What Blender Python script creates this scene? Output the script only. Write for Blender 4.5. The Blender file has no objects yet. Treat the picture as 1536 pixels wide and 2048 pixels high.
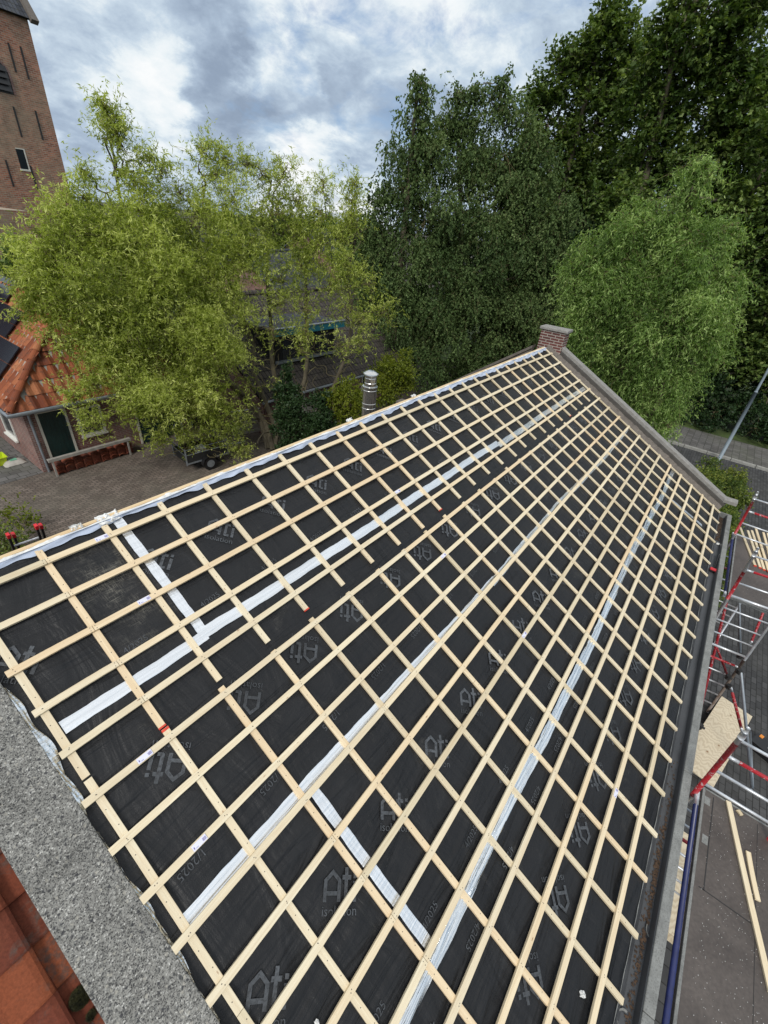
import bpy, math, random
import numpy as np
from mathutils import Matrix, Vector

# ---------------------------------------------------------------- camera frame
F = 875.96
CAM = np.array([-0.1092, -3.8223, 2.2556])
M = np.array([[0.6088489, -0.3916989, 0.6898370],
              [-0.7884975, -0.3942195, 0.4720833],
              [0.0870327, -0.8313621, -0.5488737]])
GZ = -5.744                                  # street level
scene = bpy.context.scene
C = scene.collection

cam_d = bpy.data.cameras.new("camera")
cam_d.sensor_fit = 'HORIZONTAL'
cam_d.sensor_width = 36.0
cam_d.lens = F / 1536 * 36.0
cam_d.clip_start = 0.05
cam_d.clip_end = 3000
cam_o = bpy.data.objects.new("camera", cam_d)
C.objects.link(cam_o)
R = Matrix(((M[0, 0], -M[0, 1], -M[0, 2], CAM[0]),
            (M[1, 0], -M[1, 1], -M[1, 2], CAM[1]),
            (M[2, 0], -M[2, 1], -M[2, 2], CAM[2]),
            (0, 0, 0, 1)))
cam_o.matrix_world = R
scene.camera = cam_o

# helpers that turn a sight line into a place in the scene
def ray(x, y):
    d = M @ np.array([x - 768.0, y - 1024.0, F])
    return d / np.linalg.norm(d)
def at_d(x, y, dist): return CAM + ray(x, y) * dist
def at_ax(x, y, ax, v):
    d = ray(x, y)
    return CAM + d * ((v - CAM[ax]) / d[ax])
def at_z(x, y, z): return at_ax(x, y, 2, z)
def at_y(x, y, v): return at_ax(x, y, 1, v)
def at_x(x, y, v): return at_ax(x, y, 0, v)
def at_plane(x, y, p, n):
    d = ray(x, y)
    return CAM + d * (((p - CAM) @ n) / (d @ n))

# ---------------------------------------------------------------- light
SUN_EL, SUN_AZ = 44.0, 200.0                 # degrees; azimuth counter-clockwise from +X
scene.view_settings.view_transform = 'Standard'
scene.view_settings.look = 'None'
scene.view_settings.exposure = 0.0
scene.view_settings.gamma = 1.0
sd = bpy.data.lights.new("sun", 'SUN')
sd.energy = 2.3
sd.angle = math.radians(16)
sd.color = (1.0, 0.96, 0.9)
so = bpy.data.objects.new("sun", sd)
C.objects.link(so)
a, e = math.radians(SUN_AZ), math.radians(SUN_EL)
sv = Vector((math.cos(e) * math.cos(a), math.cos(e) * math.sin(a), math.sin(e)))
so.rotation_euler = sv.to_track_quat('Z', 'Y').to_euler()

world = bpy.data.worlds.new("World")
scene.world = world
world.use_nodes = True

class NT:
    """small helper for node trees"""
    def __init__(s, nt):
        s.nt = nt
        nt.nodes.clear()
    def n(s, t, **kw):
        nd = s.nt.nodes.new(t)
        ins = kw.pop('ins', {})
        for k, v in kw.items(): setattr(nd, k, v)
        for k, v in ins.items():
            if isinstance(v, bpy.types.NodeSocket): s.nt.links.new(v, nd.inputs[k])
            else: nd.inputs[k].default_value = v
        return nd
    def math(s, op, a, b=0.0, c=0.0, clamp=False):
        nd = s.nt.nodes.new('ShaderNodeMath'); nd.operation = op; nd.use_clamp = clamp
        for i, v in enumerate((a, b, c)):
            if isinstance(v, bpy.types.NodeSocket): s.nt.links.new(v, nd.inputs[i])
            else: nd.inputs[i].default_value = v
        return nd.outputs[0]
    def vm(s, op, a, b=None, scale=None):
        nd = s.nt.nodes.new('ShaderNodeVectorMath'); nd.operation = op
        for i, v in enumerate((a, b)):
            if v is None: continue
            if isinstance(v, bpy.types.NodeSocket): s.nt.links.new(v, nd.inputs[i])
            else: nd.inputs[i].default_value = v
        if scale is not None: nd.inputs['Scale'].default_value = scale
        return nd.outputs['Value'] if op in ('DOT_PRODUCT', 'LENGTH', 'DISTANCE') else nd.outputs['Vector']
    def noise(s, vec, scale, detail=4, rough=0.55, dist=0.0, out=0):
        nd = s.nt.nodes.new('ShaderNodeTexNoise')
        if vec is not None: s.nt.links.new(vec, nd.inputs['Vector'])
        nd.inputs['Scale'].default_value = scale; nd.inputs['Detail'].default_value = detail
        nd.inputs['Roughness'].default_value = rough; nd.inputs['Distortion'].default_value = dist
        return nd.outputs[out]
    def ramp(s, fac, stops, interp='LINEAR'):
        nd = s.nt.nodes.new('ShaderNodeValToRGB'); s.nt.links.new(fac, nd.inputs[0])
        cr = nd.color_ramp; cr.interpolation = interp
        while len(cr.elements) < len(stops): cr.elements.new(0.5)
        for el, (p, c) in zip(cr.elements, stops):
            el.position = p
            el.color = (c[0], c[1], c[2], 1) if hasattr(c, '__len__') else (c, c, c, 1)
        return nd.outputs[0]
    def mix(s, fac, a, b, blend='MIX'):
        nd = s.nt.nodes.new('ShaderNodeMix'); nd.data_type = 'RGBA'; nd.blend_type = blend
        for k, v in ((0, fac), (6, a), (7, b)):
            if isinstance(v, bpy.types.NodeSocket): s.nt.links.new(v, nd.inputs[k])
            else: nd.inputs[k].default_value = (v if k == 0 else (v[0], v[1], v[2], 1))
        return nd.outputs[2]
    def mapv(s, vec, scale=(1, 1, 1), loc=(0, 0, 0), rot=(0, 0, 0)):
        nd = s.nt.nodes.new('ShaderNodeMapping'); s.nt.links.new(vec, nd.inputs[0])
        nd.inputs['Location'].default_value = loc; nd.inputs['Scale'].default_value = scale
        nd.inputs['Rotation'].default_value = rot
        return nd.outputs[0]

# ---- sky: Nishita sky seen through procedural cloud layers
w = NT(world.node_tree)
tc = w.n('ShaderNodeTexCoord').outputs['Generated']
sky = w.n('ShaderNodeTexSky', sky_type='NISHITA', sun_disc=False, sun_elevation=math.radians(SUN_EL),
          sun_rotation=math.radians(90 - SUN_AZ)).outputs[0]
blue = w.mix(0.5, sky, (2.3, 3.9, 7.0))
# cloud sheets are noise on planes overhead, so they foreshorten towards the horizon
sep = w.n('ShaderNodeSeparateXYZ', ins={0: tc})
zc = w.math('ADD', w.math('MAXIMUM', sep.outputs[2], 0.0), 0.45)
flat = w.n('ShaderNodeCombineXYZ', ins={0: w.math('DIVIDE', sep.outputs[0], zc), 1: w.math('DIVIDE', sep.outputs[1], zc), 2: 0.0}).outputs[0]
warp = w.noise(flat, 4.0, 7, 0.62, 0, 1)
wv = w.vm('ADD', tc, w.vm('SCALE', w.vm('SUBTRACT', warp, (0.5, 0.5, 0.5)), None, 0.22))
wn = w.vm('NORMALIZE', wv)
def spot(px, py, rad):
    """soft round mask about a sky direction, ragged by the warp"""
    d = ray(px, py)
    dot = w.vm('DOT_PRODUCT', wn, (d[0], d[1], d[2]))
    nd = w.n('ShaderNodeMapRange', ins={0: dot, 1: math.cos(math.radians(rad)), 2: 1.0, 3: 0.0, 4: 1.0}); nd.interpolation_type = 'SMOOTHSTEP'
    return nd.outputs[0]
def total(lst):
    r = None
    for m, k in lst:
        t = w.math('MULTIPLY', m, k)
        r = t if r is None else w.math('ADD', r, t)
    return r
big = w.noise(flat, 2.4, 3, 0.5, 0.3)
fine = w.noise(flat, 5.2, 12, 0.60, 0.35)
fine2 = w.noise(w.mapv(flat, (1.0, 1.0, 1.0), (7.3, 2.1, 0)), 12.0, 10, 0.62, 0.3)
shade = w.math('ADD', w.math('ADD', w.math('MULTIPLY', big, 0.30), w.math('MULTIPLY', fine, 0.52)), w.math('MULTIPLY', fine2, 0.24))
zen = w.n('ShaderNodeMapRange', ins={0: sep.outputs[2], 1: 0.35, 2: 0.9, 3: 0.0, 4: -0.20}).outputs[0]
shade = w.math('ADD', shade, zen)
shade = w.math('ADD', shade, total([(spot(420, 130, 8), 0.075), (spot(350, 60, 6), 0.06), (spot(190, 112, 7), 0.13), (spot(170, 280, 9), 0.08),
                                    (spot(500, 230, 7), 0.08), (spot(625, 165, 6), 0.10), (spot(900, 240, 14), 0.06),
                                    (spot(560, 310, 10), 0.08), (spot(720, 320, 9), 0.07), (spot(560, 150, 4.0), -0.16), (spot(150, 10, 9), -0.07),
                                    (spot(660, 50, 10), -0.08), (spot(85, 92, 4), -0.10), (spot(270, 200, 6), -0.09), (spot(640, 410, 9), -0.20),
                                    (spot(120, 390, 9), -0.06), (spot(290, 145, 5), -0.06), (spot(620, 345, 4), -0.06), (spot(900, 70, 6), -0.07), (spot(250, 15, 8), -0.08)]))
cloud = w.ramp(shade, [(0.37, (9.6, 9.8, 9.9)), (0.46, (8.2, 8.9, 9.3)), (0.53, (5.8, 6.9, 8.0)), (0.61, (4.2, 5.2, 6.5)), (0.72, (3.0, 3.8, 5.0)), (0.88, (2.3, 3.0, 4.1))])
hole = total([(spot(88, 60, 4), 0.22), (spot(215, 50, 6), 0.20), (spot(268, 125, 5), 0.40), (spot(82, 135, 4), 0.22), (spot(190, 115, 7), -0.9), (spot(345, 60, 7), -0.4), (spot(150, 260, 9), -0.4)])
hole = w.math('ADD', hole, w.math('MULTIPLY', w.math('SUBTRACT', 0.52, w.noise(flat, 6.5, 12, 0.62, 0.4)), 1.5))
hole = w.n('ShaderNodeMapRange', ins={0: hole, 1: 0.02, 2: 0.36}).outputs[0]
hole = w.math('MULTIPLY', hole, 0.88)
col = w.mix(hole, cloud, blue)
bg = w.n('ShaderNodeBackground', ins={0: col, 1: 0.10})
w.n('ShaderNodeOutputWorld', ins={0: bg.outputs[0]})

# ---------------------------------------------------------------- materials
MATS = {}
def mat(name):
    m = bpy.data.materials.new(name); m.use_nodes = True
    MATS[name] = m
    return m, NT(m.node_tree)
def finish(t, color, rough=0.8, bump=None, bstr=0.3, bdist=0.01, metal=0.0, spec=0.5, **extra):
    ins = {}
    p = t.n('ShaderNodeBsdfPrincipled')
    def setv(k, v):
        if isinstance(v, bpy.types.NodeSocket): t.nt.links.new(v, p.inputs[k])
        elif hasattr(v, '__len__'): p.inputs[k].default_value = (v[0], v[1], v[2], 1)
        else: p.inputs[k].default_value = v
    setv('Base Color', color); setv('Roughness', rough); setv('Metallic', metal); setv('Specular IOR Level', spec)
    if bump is not None:
        b = t.n('ShaderNodeBump', ins={'Height': bump, 'Strength': bstr, 'Distance': bdist})
        t.nt.links.new(b.outputs[0], p.inputs['Normal'])
    t.n('ShaderNodeOutputMaterial', ins={0: p.outputs[0]})
    return p
def coords(t, which='Object', rnd=False):
    c = t.n('ShaderNodeTexCoord').outputs[which]
    if rnd:
        r = t.n('ShaderNodeObjectInfo').outputs['Random']
        v = t.n('ShaderNodeCombineXYZ', ins={0: t.math('MULTIPLY', r, 37.0), 1: t.math('MULTIPLY', r, 91.0), 2: t.math('MULTIPLY', r, 53.0)}).outputs[0]
        c = t.vm('ADD', c, v)
    return c
def simple(name, col, rough=0.7, var=0.15, scale=8.0, metal=0.0, bstr=0.0, spec=0.5):
    m, t = mat(name)
    c = coords(t)
    nz = t.noise(c, scale, 5, 0.6)
    lo = tuple(x * (1 - var) for x in col); hi = tuple(min(1, x * (1 + var)) for x in col)
    finish(t, t.ramp(nz, [(0.3, lo), (0.7, hi)]), rough, nz if bstr else None, bstr, 0.01, metal, spec)
    return m

# pine
def pine(name, lo, hi, dark, knots=True, wet=False):
    m, t = mat(name)
    c = coords(t, rnd=True)
    rnd = t.n('ShaderNodeObjectInfo').outputs['Random']
    g = t.noise(t.mapv(c, (1.1, 34, 34)), 1.0, 5, 0.6, 1.2)
    g2 = t.noise(t.mapv(c, (0.6, 5, 5)), 1.0, 4, 0.5, 0.5)
    base = t.ramp(g, [(0.3, lo), (0.7, hi)])
    base = t.mix(t.ramp(t.noise(t.mapv(c, (0.8, 16, 16)), 1.0, 3, 0.5, 2.2), [(0.48, 0), (0.52, 0.35), (0.56, 0)]), base, dark)
    base = t.mix(t.ramp(t.noise(c, 9, 5, 0.75), [(0.62, 0), (0.8, 0.3)]), base, (0.36, 0.29, 0.20))
    base = t.mix(t.math('MULTIPLY', t.ramp(g2, [(0.45, 0), (0.8, 1)]), 0.45), base, dark)
    tint = t.ramp(t.math('FRACT', t.math('MULTIPLY', rnd, 7.31)), [(0, (0.80, 0.78, 0.72)), (0.3, (0.95, 0.94, 0.92)), (0.6, (1, 1, 0.98)), (0.85, (1.0, 0.95, 0.88)), (1, (0.98, 0.88, 0.78))])
    base = t.mix(1.0, base, tint, 'MULTIPLY')
    if knots:
        v = t.n('ShaderNodeTexVoronoi', ins={'Vector': t.mapv(c, (4.5, 13, 13)), 'Scale': 1.0})
        k = t.ramp(v.outputs[0], [(0.0, 1), (0.045, 1), (0.085, 0)])
        base = t.mix(t.math('MULTIPLY', k, 0.7), base, (0.28, 0.14, 0.06))
    finish(t, base, 0.62, g, 0.25, 0.002)
    return m
pine('pine_batten', (0.66, 0.555, 0.385), (0.80, 0.715, 0.535), (0.64, 0.49, 0.31))
pine('pine_plank', (0.62, 0.50, 0.31), (0.75, 0.65, 0.45), (0.58, 0.43, 0.25))
simple('nail_steel', (0.10, 0.085, 0.07), 0.5)
simple('red_paint', (0.62, 0.06, 0.03), 0.5, 0.25, 30)

def membrane():
    m, t = mat('black_membrane')
    c = coords(t)
    wr = t.math('ADD', t.noise(t.mapv(c, (0.9, 5.5, 1)), 1.0, 3, 0.5, 1.2), t.math('MULTIPLY', t.noise(t.mapv(c, (3.2, 1.1, 1), rot=(0, 0, 0.5)), 1.0, 3, 0.5, 1.6), 0.8))
    fine = t.noise(c, 160, 2, 0.5)
    dust = t.noise(c, 1.7, 6, 0.65, 0.4)
    scr = t.math('MAXIMUM', t.noise(t.mapv(c, (150, 14, 1), rot=(0, 0, 0.35)), 1.0, 6, 0.75, 0.3), t.noise(t.mapv(c, (9, 120, 1), rot=(0, 0, 0.2)), 1.0, 6, 0.75, 0.5))
    speck = t.noise(c, 60, 3, 0.6)
    base = t.ramp(dust, [(0.3, (0.0065, 0.0068, 0.0078)), (0.6, (0.0098, 0.0103, 0.0118)), (0.82, (0.022, 0.023, 0.025))])
    base = t.mix(t.math('MULTIPLY', t.ramp(speck, [(0.68, 0), (0.78, 1)]), 0.22), base, (0.20, 0.19, 0.17))
    # sawdust smeared over the first bays
    d = t.n('ShaderNodeSeparateXYZ', ins={0: c})
    mx = t.n('ShaderNodeMapRange', ins={0: t.math('ABSOLUTE', t.math('SUBTRACT', d.outputs[0], 0.80)), 1: 0.34, 2: 0.10}).outputs[0]
    my = t.n('ShaderNodeMapRange', ins={0: t.math('ABSOLUTE', t.math('ADD', d.outputs[1], 0.83)), 1: 0.62, 2: 0.25}).outputs[0]
    k = t.math('MULTIPLY', t.math('MULTIPLY', mx, my), t.math('MULTIPLY', t.ramp(scr, [(0.50, 0), (0.72, 1)]), t.ramp(t.noise(c, 5.0, 5, 0.65), [(0.42, 0.08), (0.62, 1)])))
    k2 = t.math('MULTIPLY', t.ramp(t.noise(c, 2.3, 5, 0.6, 1.0), [(0.62, 0), (0.74, 1)]), t.ramp(scr, [(0.5, 0), (0.75, 0.28)]))
    base = t.mix(t.math('MAXIMUM', t.math('MULTIPLY', k, 1.0), k2), base, (0.30, 0.28, 0.23))
    h = t.math('ADD', wr, t.math('MULTIPLY', fine, 0.06))
    finish(t, base, t.ramp(dust, [(0.3, 0.40), (0.7, 0.56)]), h, 0.7, 0.05, spec=0.38)
membrane()
m, t = mat('ink_grey'); c = coords(t); n = t.noise(c, 2.2, 3, 0.6); n2 = t.noise(c, 45, 5, 0.7)
finish(t, t.mix(t.ramp(n2, [(0.38, 0.75), (0.55, 0)]), t.ramp(n, [(0.36, (0.040, 0.044, 0.049)), (0.62, (0.085, 0.093, 0.103))]), (0.014, 0.0145, 0.016)), 0.6)

def foil(name, crumple, base=(0.86, 0.89, 0.93), rough=0.2):
    m, t = mat(name)
    c = coords(t)
    n1 = t.noise(t.mapv(c, (1.2, 34, 6)), 1.0, 4, 0.55, 1.0)
    n2 = t.noise(c, 22, 4, 0.6, 0.8)
    h = t.math('ADD', n1, t.math('MULTIPLY', n2, 0.07 if crumple < .3 else 0.2))
    finish(t, t.ramp(n1, [(0.25, tuple(x * 0.8 for x in base)), (0.6, base)]), rough, h, crumple, 0.02, 1.0)
foil('foil_tape', 0.35, (0.95, 0.975, 1.0), rough=0.32)
foil('foil_wrinkled', 0.9, (0.88, 0.92, 0.95), 0.09)
simple('vapour_blue', (0.46, 0.52, 0.64), 0.45, 0.10, 12, bstr=0.3)
simple('insulation_white', (0.72, 0.72, 0.70), 0.7, 0.2, 30)
simple('label_lilac', (0.70, 0.70, 0.82), 0.5, 0.05)
simple('label_ink', (0.16, 0.13, 0.32), 0.5, 0.05)

def aggregate():
    m, t = mat('washed_concrete')
    c = coords(t)
    cw = t.vm('ADD', c, t.vm('SCALE', t.vm('SUBTRACT', t.noise(c, 55, 3, 0.6, 0, 1), (0.5, 0.5, 0.5)), None, 0.022))
    v = t.n('ShaderNodeTexVoronoi', ins={'Vector': cw, 'Scale': 125.0})
    cell = t.n('ShaderNodeSeparateColor', ins={0: v.outputs['Color']}).outputs[0]
    v2 = t.n('ShaderNodeTexVoronoi', ins={'Vector': cw, 'Scale': 62.0})
    cell2 = t.n('ShaderNodeSeparateColor', ins={0: v2.outputs['Color']}).outputs[1]
    v3 = t.n('ShaderNodeTexVoronoi', ins={'Vector': cw, 'Scale': 34.0})
    c3 = t.n('ShaderNodeSeparateColor', ins={0: v3.outputs['Color']}).outputs[2]
    stone = t.ramp(cell, [(0.0, (0.03, 0.03, 0.03)), (0.35, (0.085, 0.083, 0.08)), (0.6, (0.19, 0.185, 0.17)), (0.85, (0.30, 0.29, 0.27)), (1, (0.60, 0.59, 0.55))])
    cem = t.mix(t.ramp(v.outputs[0], [(0.30, 0), (0.70, 0.8)]), stone, (0.30, 0.295, 0.27))
    cem = t.mix(t.math('MULTIPLY', t.ramp(v2.outputs[0], [(0.20, 0.9), (0.40, 0)]), t.ramp(cell2, [(0.55, 0), (0.75, 1)])), cem, (0.06, 0.062, 0.064))
    cem = t.mix(t.math('MULTIPLY', t.ramp(v3.outputs[0], [(0.24, 0.9), (0.38, 0)]), t.ramp(c3, [(0.80, 0), (0.84, 1)])), cem, (0.055, 0.056, 0.06))
    cem = t.mix(t.math('MULTIPLY', t.ramp(v3.outputs[0], [(0.18, 0.8), (0.34, 0)]), t.ramp(c3, [(0.10, 1), (0.12, 0)])), cem, (0.40, 0.38, 0.33))
    ln = t.noise(c, 3.5, 6, 0.7, 0.5)
    cem = t.mix(1.0, cem, t.ramp(ln, [(0.3, 0.62), (0.5, 0.95), (0.7, 1.12)]), 'MULTIPLY')
    cem = t.mix(t.ramp(t.noise(c, 1.3, 5, 0.7, 0.4), [(0.58, 0), (0.75, 0.35)]), cem, (0.13, 0.13, 0.07))
    finish(t, cem, 0.9, t.math('ADD', v.outputs[0], t.math('MULTIPLY', v2.outputs[0], 0.8)), 0.8, 0.006, spec=0.25)
aggregate()
def concrete(name, col, scale=7, dark=(0.06, 0.06, 0.055), amt=0.6):
    m, t = mat(name)
    c = coords(t)
    n1 = t.noise(c, scale, 7, 0.65, 0.3); n2 = t.noise(c, scale * 9, 3, 0.6)
    b = t.ramp(n1, [(0.3, tuple(x * 0.7 for x in col)), (0.7, tuple(x * 1.15 for x in col))])
    b = t.mix(t.math('MULTIPLY', t.ramp(n2, [(0.5, 0), (0.7, 1)]), amt), b, dark)
    finish(t, b, 0.88, n2, 0.4, 0.01)
concrete('weathered_concrete', (0.34, 0.335, 0.31))
concrete('mortar_render', (0.165, 0.145, 0.125), 7, (0.045, 0.03, 0.024), 0.85)
concrete('upstand_dark', (0.085, 0.078, 0.07), 8, (0.03, 0.026, 0.024), 0.7)
concrete('zinc_lip', (0.23, 0.235, 0.225), 9, (0.09, 0.09, 0.085), 0.6)
concrete('dark_coping', (0.29, 0.28, 0.26), 11, (0.075, 0.07, 0.065), 0.7)

def clay(name, cols, stain=0.5):
    m, t = mat(name)
    c = coords(t)
    at = t.n('ShaderNodeAttribute', attribute_name='tint').outputs['Fac']
    b = t.ramp(at, [(0.0, cols[0]), (0.5, cols[1]), (1.0, cols[2])])
    n1 = t.noise(c, 3.5, 7, 0.68, 0.6); n2 = t.noise(c, 26, 4, 0.65)
    b = t.mix(t.math('MULTIPLY', t.ramp(n1, [(0.50, 0), (0.60, 1)]), t.ramp(n2, [(0.42, 0), (0.56, stain)])), b, (0.085, 0.055, 0.045))
    b = t.mix(t.math('MULTIPLY', t.ramp(t.noise(c, 1.5, 4, 0.6), [(0.5, 0), (0.8, 1)]), 0.3), b, (0.26, 0.085, 0.035))
    b = t.mix(1.0, b, t.ramp(t.noise(c, 70, 4, 0.7), [(0.3, 0.72), (0.7, 1.2)]), 'MULTIPLY')
    finish(t, b, 0.8, n2, 0.5, 0.006, spec=0.2)
clay('clay_tile', [(0.085, 0.022, 0.013), (0.135, 0.034, 0.018), (0.20, 0.055, 0.023)], 1.0)
clay('clay_tile_far', [(0.17, 0.050, 0.026), (0.30, 0.092, 0.040), (0.40, 0.16, 0.075)], 0.7)
clay('clay_stack', [(0.14, 0.045, 0.03), (0.22, 0.06, 0.035), (0.30, 0.09, 0.045)], 0.8)
def tiles_dark(name, col, sx=0.2, sy=0.33):
    m, t = mat(name)
    c = coords(t)
    br = t.n('ShaderNodeTexBrick', ins={'Vector': c, 'Scale': 1.0, 'Mortar Size': 0.016, 'Brick Width': sx, 'Row Height': sy, 'Bias': 0.0,
             'Color1': (*[x * 0.75 for x in col], 1), 'Color2': (*[x * 1.25 for x in col], 1), 'Mortar': (0.006, 0.006, 0.007, 1)})
    br.offset = 0.0
    n = t.noise(c, 5, 6, 0.7)
    b = t.mix(t.math('MULTIPLY', t.ramp(n, [(0.5, 0), (0.72, 1)]), 0.35), br.outputs[0], (0.16, 0.15, 0.10))
    finish(t, b, 0.78, br.outputs[1], -0.6, 0.03, spec=0.25)
tiles_dark('tiles_brown', (0.065, 0.056, 0.050))
tiles_dark('tiles_slate', (0.060, 0.066, 0.080), 0.24, 0.30)

def bricks(name, c1, c2, mortar, bw=0.22, rh=0.065, ms=0.009, stain=(0.12, 0.10, 0.07), amt=0.35, coord='Object', big=0.25, vert=True):
    """running bond on vertical walls whichever way they face"""
    m, t = mat(name)
    c = coords(t, coord)
    if vert:
        nrm = t.n('ShaderNodeNewGeometry').outputs['Normal']
        ns = t.n('ShaderNodeSeparateXYZ', ins={0: nrm}); cs = t.n('ShaderNodeSeparateXYZ', ins={0: c})
        k = t.math('GREATER_THAN', t.math('ABSOLUTE', ns.outputs[0]), t.math('ABSOLUTE', ns.outputs[1]))
        u = t.math('ADD', t.math('MULTIPLY', k, cs.outputs[1]), t.math('MULTIPLY', t.math('SUBTRACT', 1.0, k), cs.outputs[0]))
        c2_ = t.n('ShaderNodeCombineXYZ', ins={0: u, 1: cs.outputs[2], 2: 0.0}).outputs[0]
    else: c2_ = c
    br = t.n('ShaderNodeTexBrick', ins={'Vector': c2_, 'Scale': 1.0, 'Mortar Size': ms, 'Brick Width': bw, 'Row Height': rh, 'Bias': -0.1,
             'Mortar Smooth': 0.2, 'Color1': (*c1, 1), 'Color2': (*c2, 1), 'Mortar': (*mortar, 1)})
    n = t.noise(c, big, 6, 0.65, 0.3)
    n3 = t.noise(c, 2.2, 6, 0.7, 0.3)
    b = t.mix(t.math('MULTIPLY', t.ramp(n, [(0.42, 0), (0.68, 1)]), amt), br.outputs[0], stain)
    b = t.mix(1.0, b, t.ramp(n3, [(0.25, 0.65), (0.75, 1.3)]), 'MULTIPLY')
    finish(t, b, 0.88, br.outputs[1], -0.5, 0.012)
    return m
bricks('brick_chimney', (0.095, 0.034, 0.030), (0.155, 0.048, 0.040), (0.33, 0.30, 0.26), 0.215, 0.065, 0.010, amt=0.1)
bricks('brick_house', (0.15, 0.055, 0.045), (0.24, 0.085, 0.065), (0.26, 0.22, 0.19), 0.21, 0.065, 0.010, (0.30, 0.25, 0.22), 0.30, big=1.2)
bricks('brick_tower', (0.25, 0.085, 0.052), (0.50, 0.20, 0.115), (0.34, 0.28, 0.21), 0.30, 0.105, 0.018, (0.27, 0.22, 0.15), 0.85, big=0.30)
bricks('pavers_brown', (0.12, 0.092, 0.075), (0.20, 0.16, 0.135), (0.055, 0.046, 0.036), 0.21, 0.105, 0.013, (0.12, 0.108, 0.085), 0.6, vert=False, big=0.7)
bricks('pavers_grey', (0.040, 0.041, 0.043), (0.075, 0.076, 0.078), (0.010, 0.010, 0.010), 0.21, 0.105, 0.008, (0.07, 0.068, 0.06), 0.4, vert=False, big=0.4)
bricks('pavers_walk', (0.10, 0.095, 0.09), (0.15, 0.145, 0.14), (0.04, 0.04, 0.035), 0.3, 0.3, 0.012, (0.12, 0.13, 0.08), 0.4, vert=False, big=0.5)
simple('grass_ground', (0.055, 0.085, 0.018), 0.95, 0.5, 1.2, bstr=0.5)
simple('soil', (0.040, 0.033, 0.022), 0.95, 0.5, 1.5, bstr=0.6)

simple('white_paint', (0.72, 0.71, 0.66), 0.5, 0.08)
simple('cream_paint', (0.62, 0.60, 0.52), 0.55, 0.1)
simple('green_door', (0.008, 0.030, 0.028), 0.35, 0.15)
simple('zinc', (0.30, 0.33, 0.36), 0.45, 0.15, 5, 0.6)
simple('dark_iron', (0.02, 0.02, 0.02), 0.6)
simple('teal_fascia', (0.03, 0.20, 0.25), 0.5)
simple('grey_board', (0.30, 0.28, 0.25), 0.8, 0.25, 6)
simple('solar_black', (0.010, 0.013, 0.020), 0.22, 0.1, 3)
simple('black_plastic', (0.012, 0.012, 0.013), 0.4)
simple('orange_plastic', (0.70, 0.24, 0.03), 0.5)
simple('lime_plastic', (0.50, 0.62, 0.02), 0.45)
simple('red_plastic', (0.60, 0.02, 0.03), 0.4)
simple('blue_steel', (0.012, 0.018, 0.085), 0.35, 0.3, 9)
simple('lamp_pole_grey', (0.22, 0.27, 0.31), 0.5, 0.1, 3)
simple('bag_paper', (0.42, 0.40, 0.36), 0.8)
simple('bag_green', (0.15, 0.42, 0.28), 0.7)
simple('leaf_debris', (0.07, 0.042, 0.025), 0.9, 0.6, 25)
simple('chip_white', (0.66, 0.66, 0.64), 0.8)
m, t = mat('window_glass'); finish(t, (0.02, 0.025, 0.03), 0.08, spec=0.8)
m, t = mat('stainless'); c = coords(t); finish(t, (0.74, 0.73, 0.70), 0.20, t.noise(t.mapv(c, (3, 3, 60)), 1.0, 3), 0.12, 0.01, 1.0)
m, t = mat('gutter_lining'); c = coords(t)
n = t.noise(c, 2.0, 6, 0.6)
finish(t, t.ramp(n, [(0.3, (0.045, 0.047, 0.051)), (0.7, (0.085, 0.09, 0.097))]), t.ramp(n, [(0.4, 0.30), (0.65, 0.65)]), n, 0.1, 0.01)
m, t = mat('scaffold_alu'); c = coords(t, rnd=True)
n = t.noise(t.mapv(c, (9, 9, 9)), 1.0, 6, 0.7)
finish(t, t.ramp(n, [(0.35, (0.45, 0.47, 0.50)), (0.62, (0.72, 0.74, 0.76))]), 0.38, n, 0.2, 0.003, 0.55)
m, t = mat('scaffold_red'); c = coords(t, rnd=True)
n = t.noise(t.mapv(c, (26, 26, 26)), 1.0, 6, 0.72)
finish(t, t.ramp(n, [(0.56, (0.36, 0.014, 0.022)), (0.64, (0.50, 0.44, 0.44))]), 0.42)
m, t = mat('scaffold_rust'); c = coords(t, rnd=True)
n = t.noise(c, 14, 6, 0.7)
finish(t, t.ramp(n, [(0.3, (0.12, 0.07, 0.04)), (0.7, (0.26, 0.23, 0.21))]), 0.6)
m, t = mat('deck_phenolic'); c = coords(t)
n1 = t.noise(c, 1.8, 6, 0.65, 0.3); n2 = t.noise(c, 24, 5, 0.7); n3 = t.noise(t.mapv(c, (30, 30, 1), rot=(0, 0, 0.7)), 1.0, 3, 0.6)
b = t.ramp(n1, [(0.3, (0.055, 0.045, 0.040)), (0.7, (0.105, 0.088, 0.078))])
b = t.mix(t.ramp(n2, [(0.68, 0), (0.76, 0.6)]), b, (0.40, 0.38, 0.35))
b = t.mix(1.0, b, t.ramp(n3, [(0.3, 0.8), (0.7, 1.15)]), 'MULTIPLY')
finish(t, b, 0.55, n3, 0.3, 0.002)
m, t = mat('plywood'); c = coords(t)
wv_ = t.n('ShaderNodeTexWave', ins={'Vector': t.mapv(c, (0.55, 1.5, 1)), 'Scale': 5.5, 'Distortion': 16.0, 'Detail': 3.0, 'Detail Scale': 0.9})
b = t.ramp(wv_.outputs[1], [(0.1, (0.56, 0.47, 0.33)), (0.5, (0.63, 0.545, 0.40)), (0.8, (0.67, 0.585, 0.43))])
v = t.n('ShaderNodeTexVoronoi', ins={'Vector': t.mapv(c, (3.0, 3.6, 1)), 'Scale': 1.0})
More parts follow.
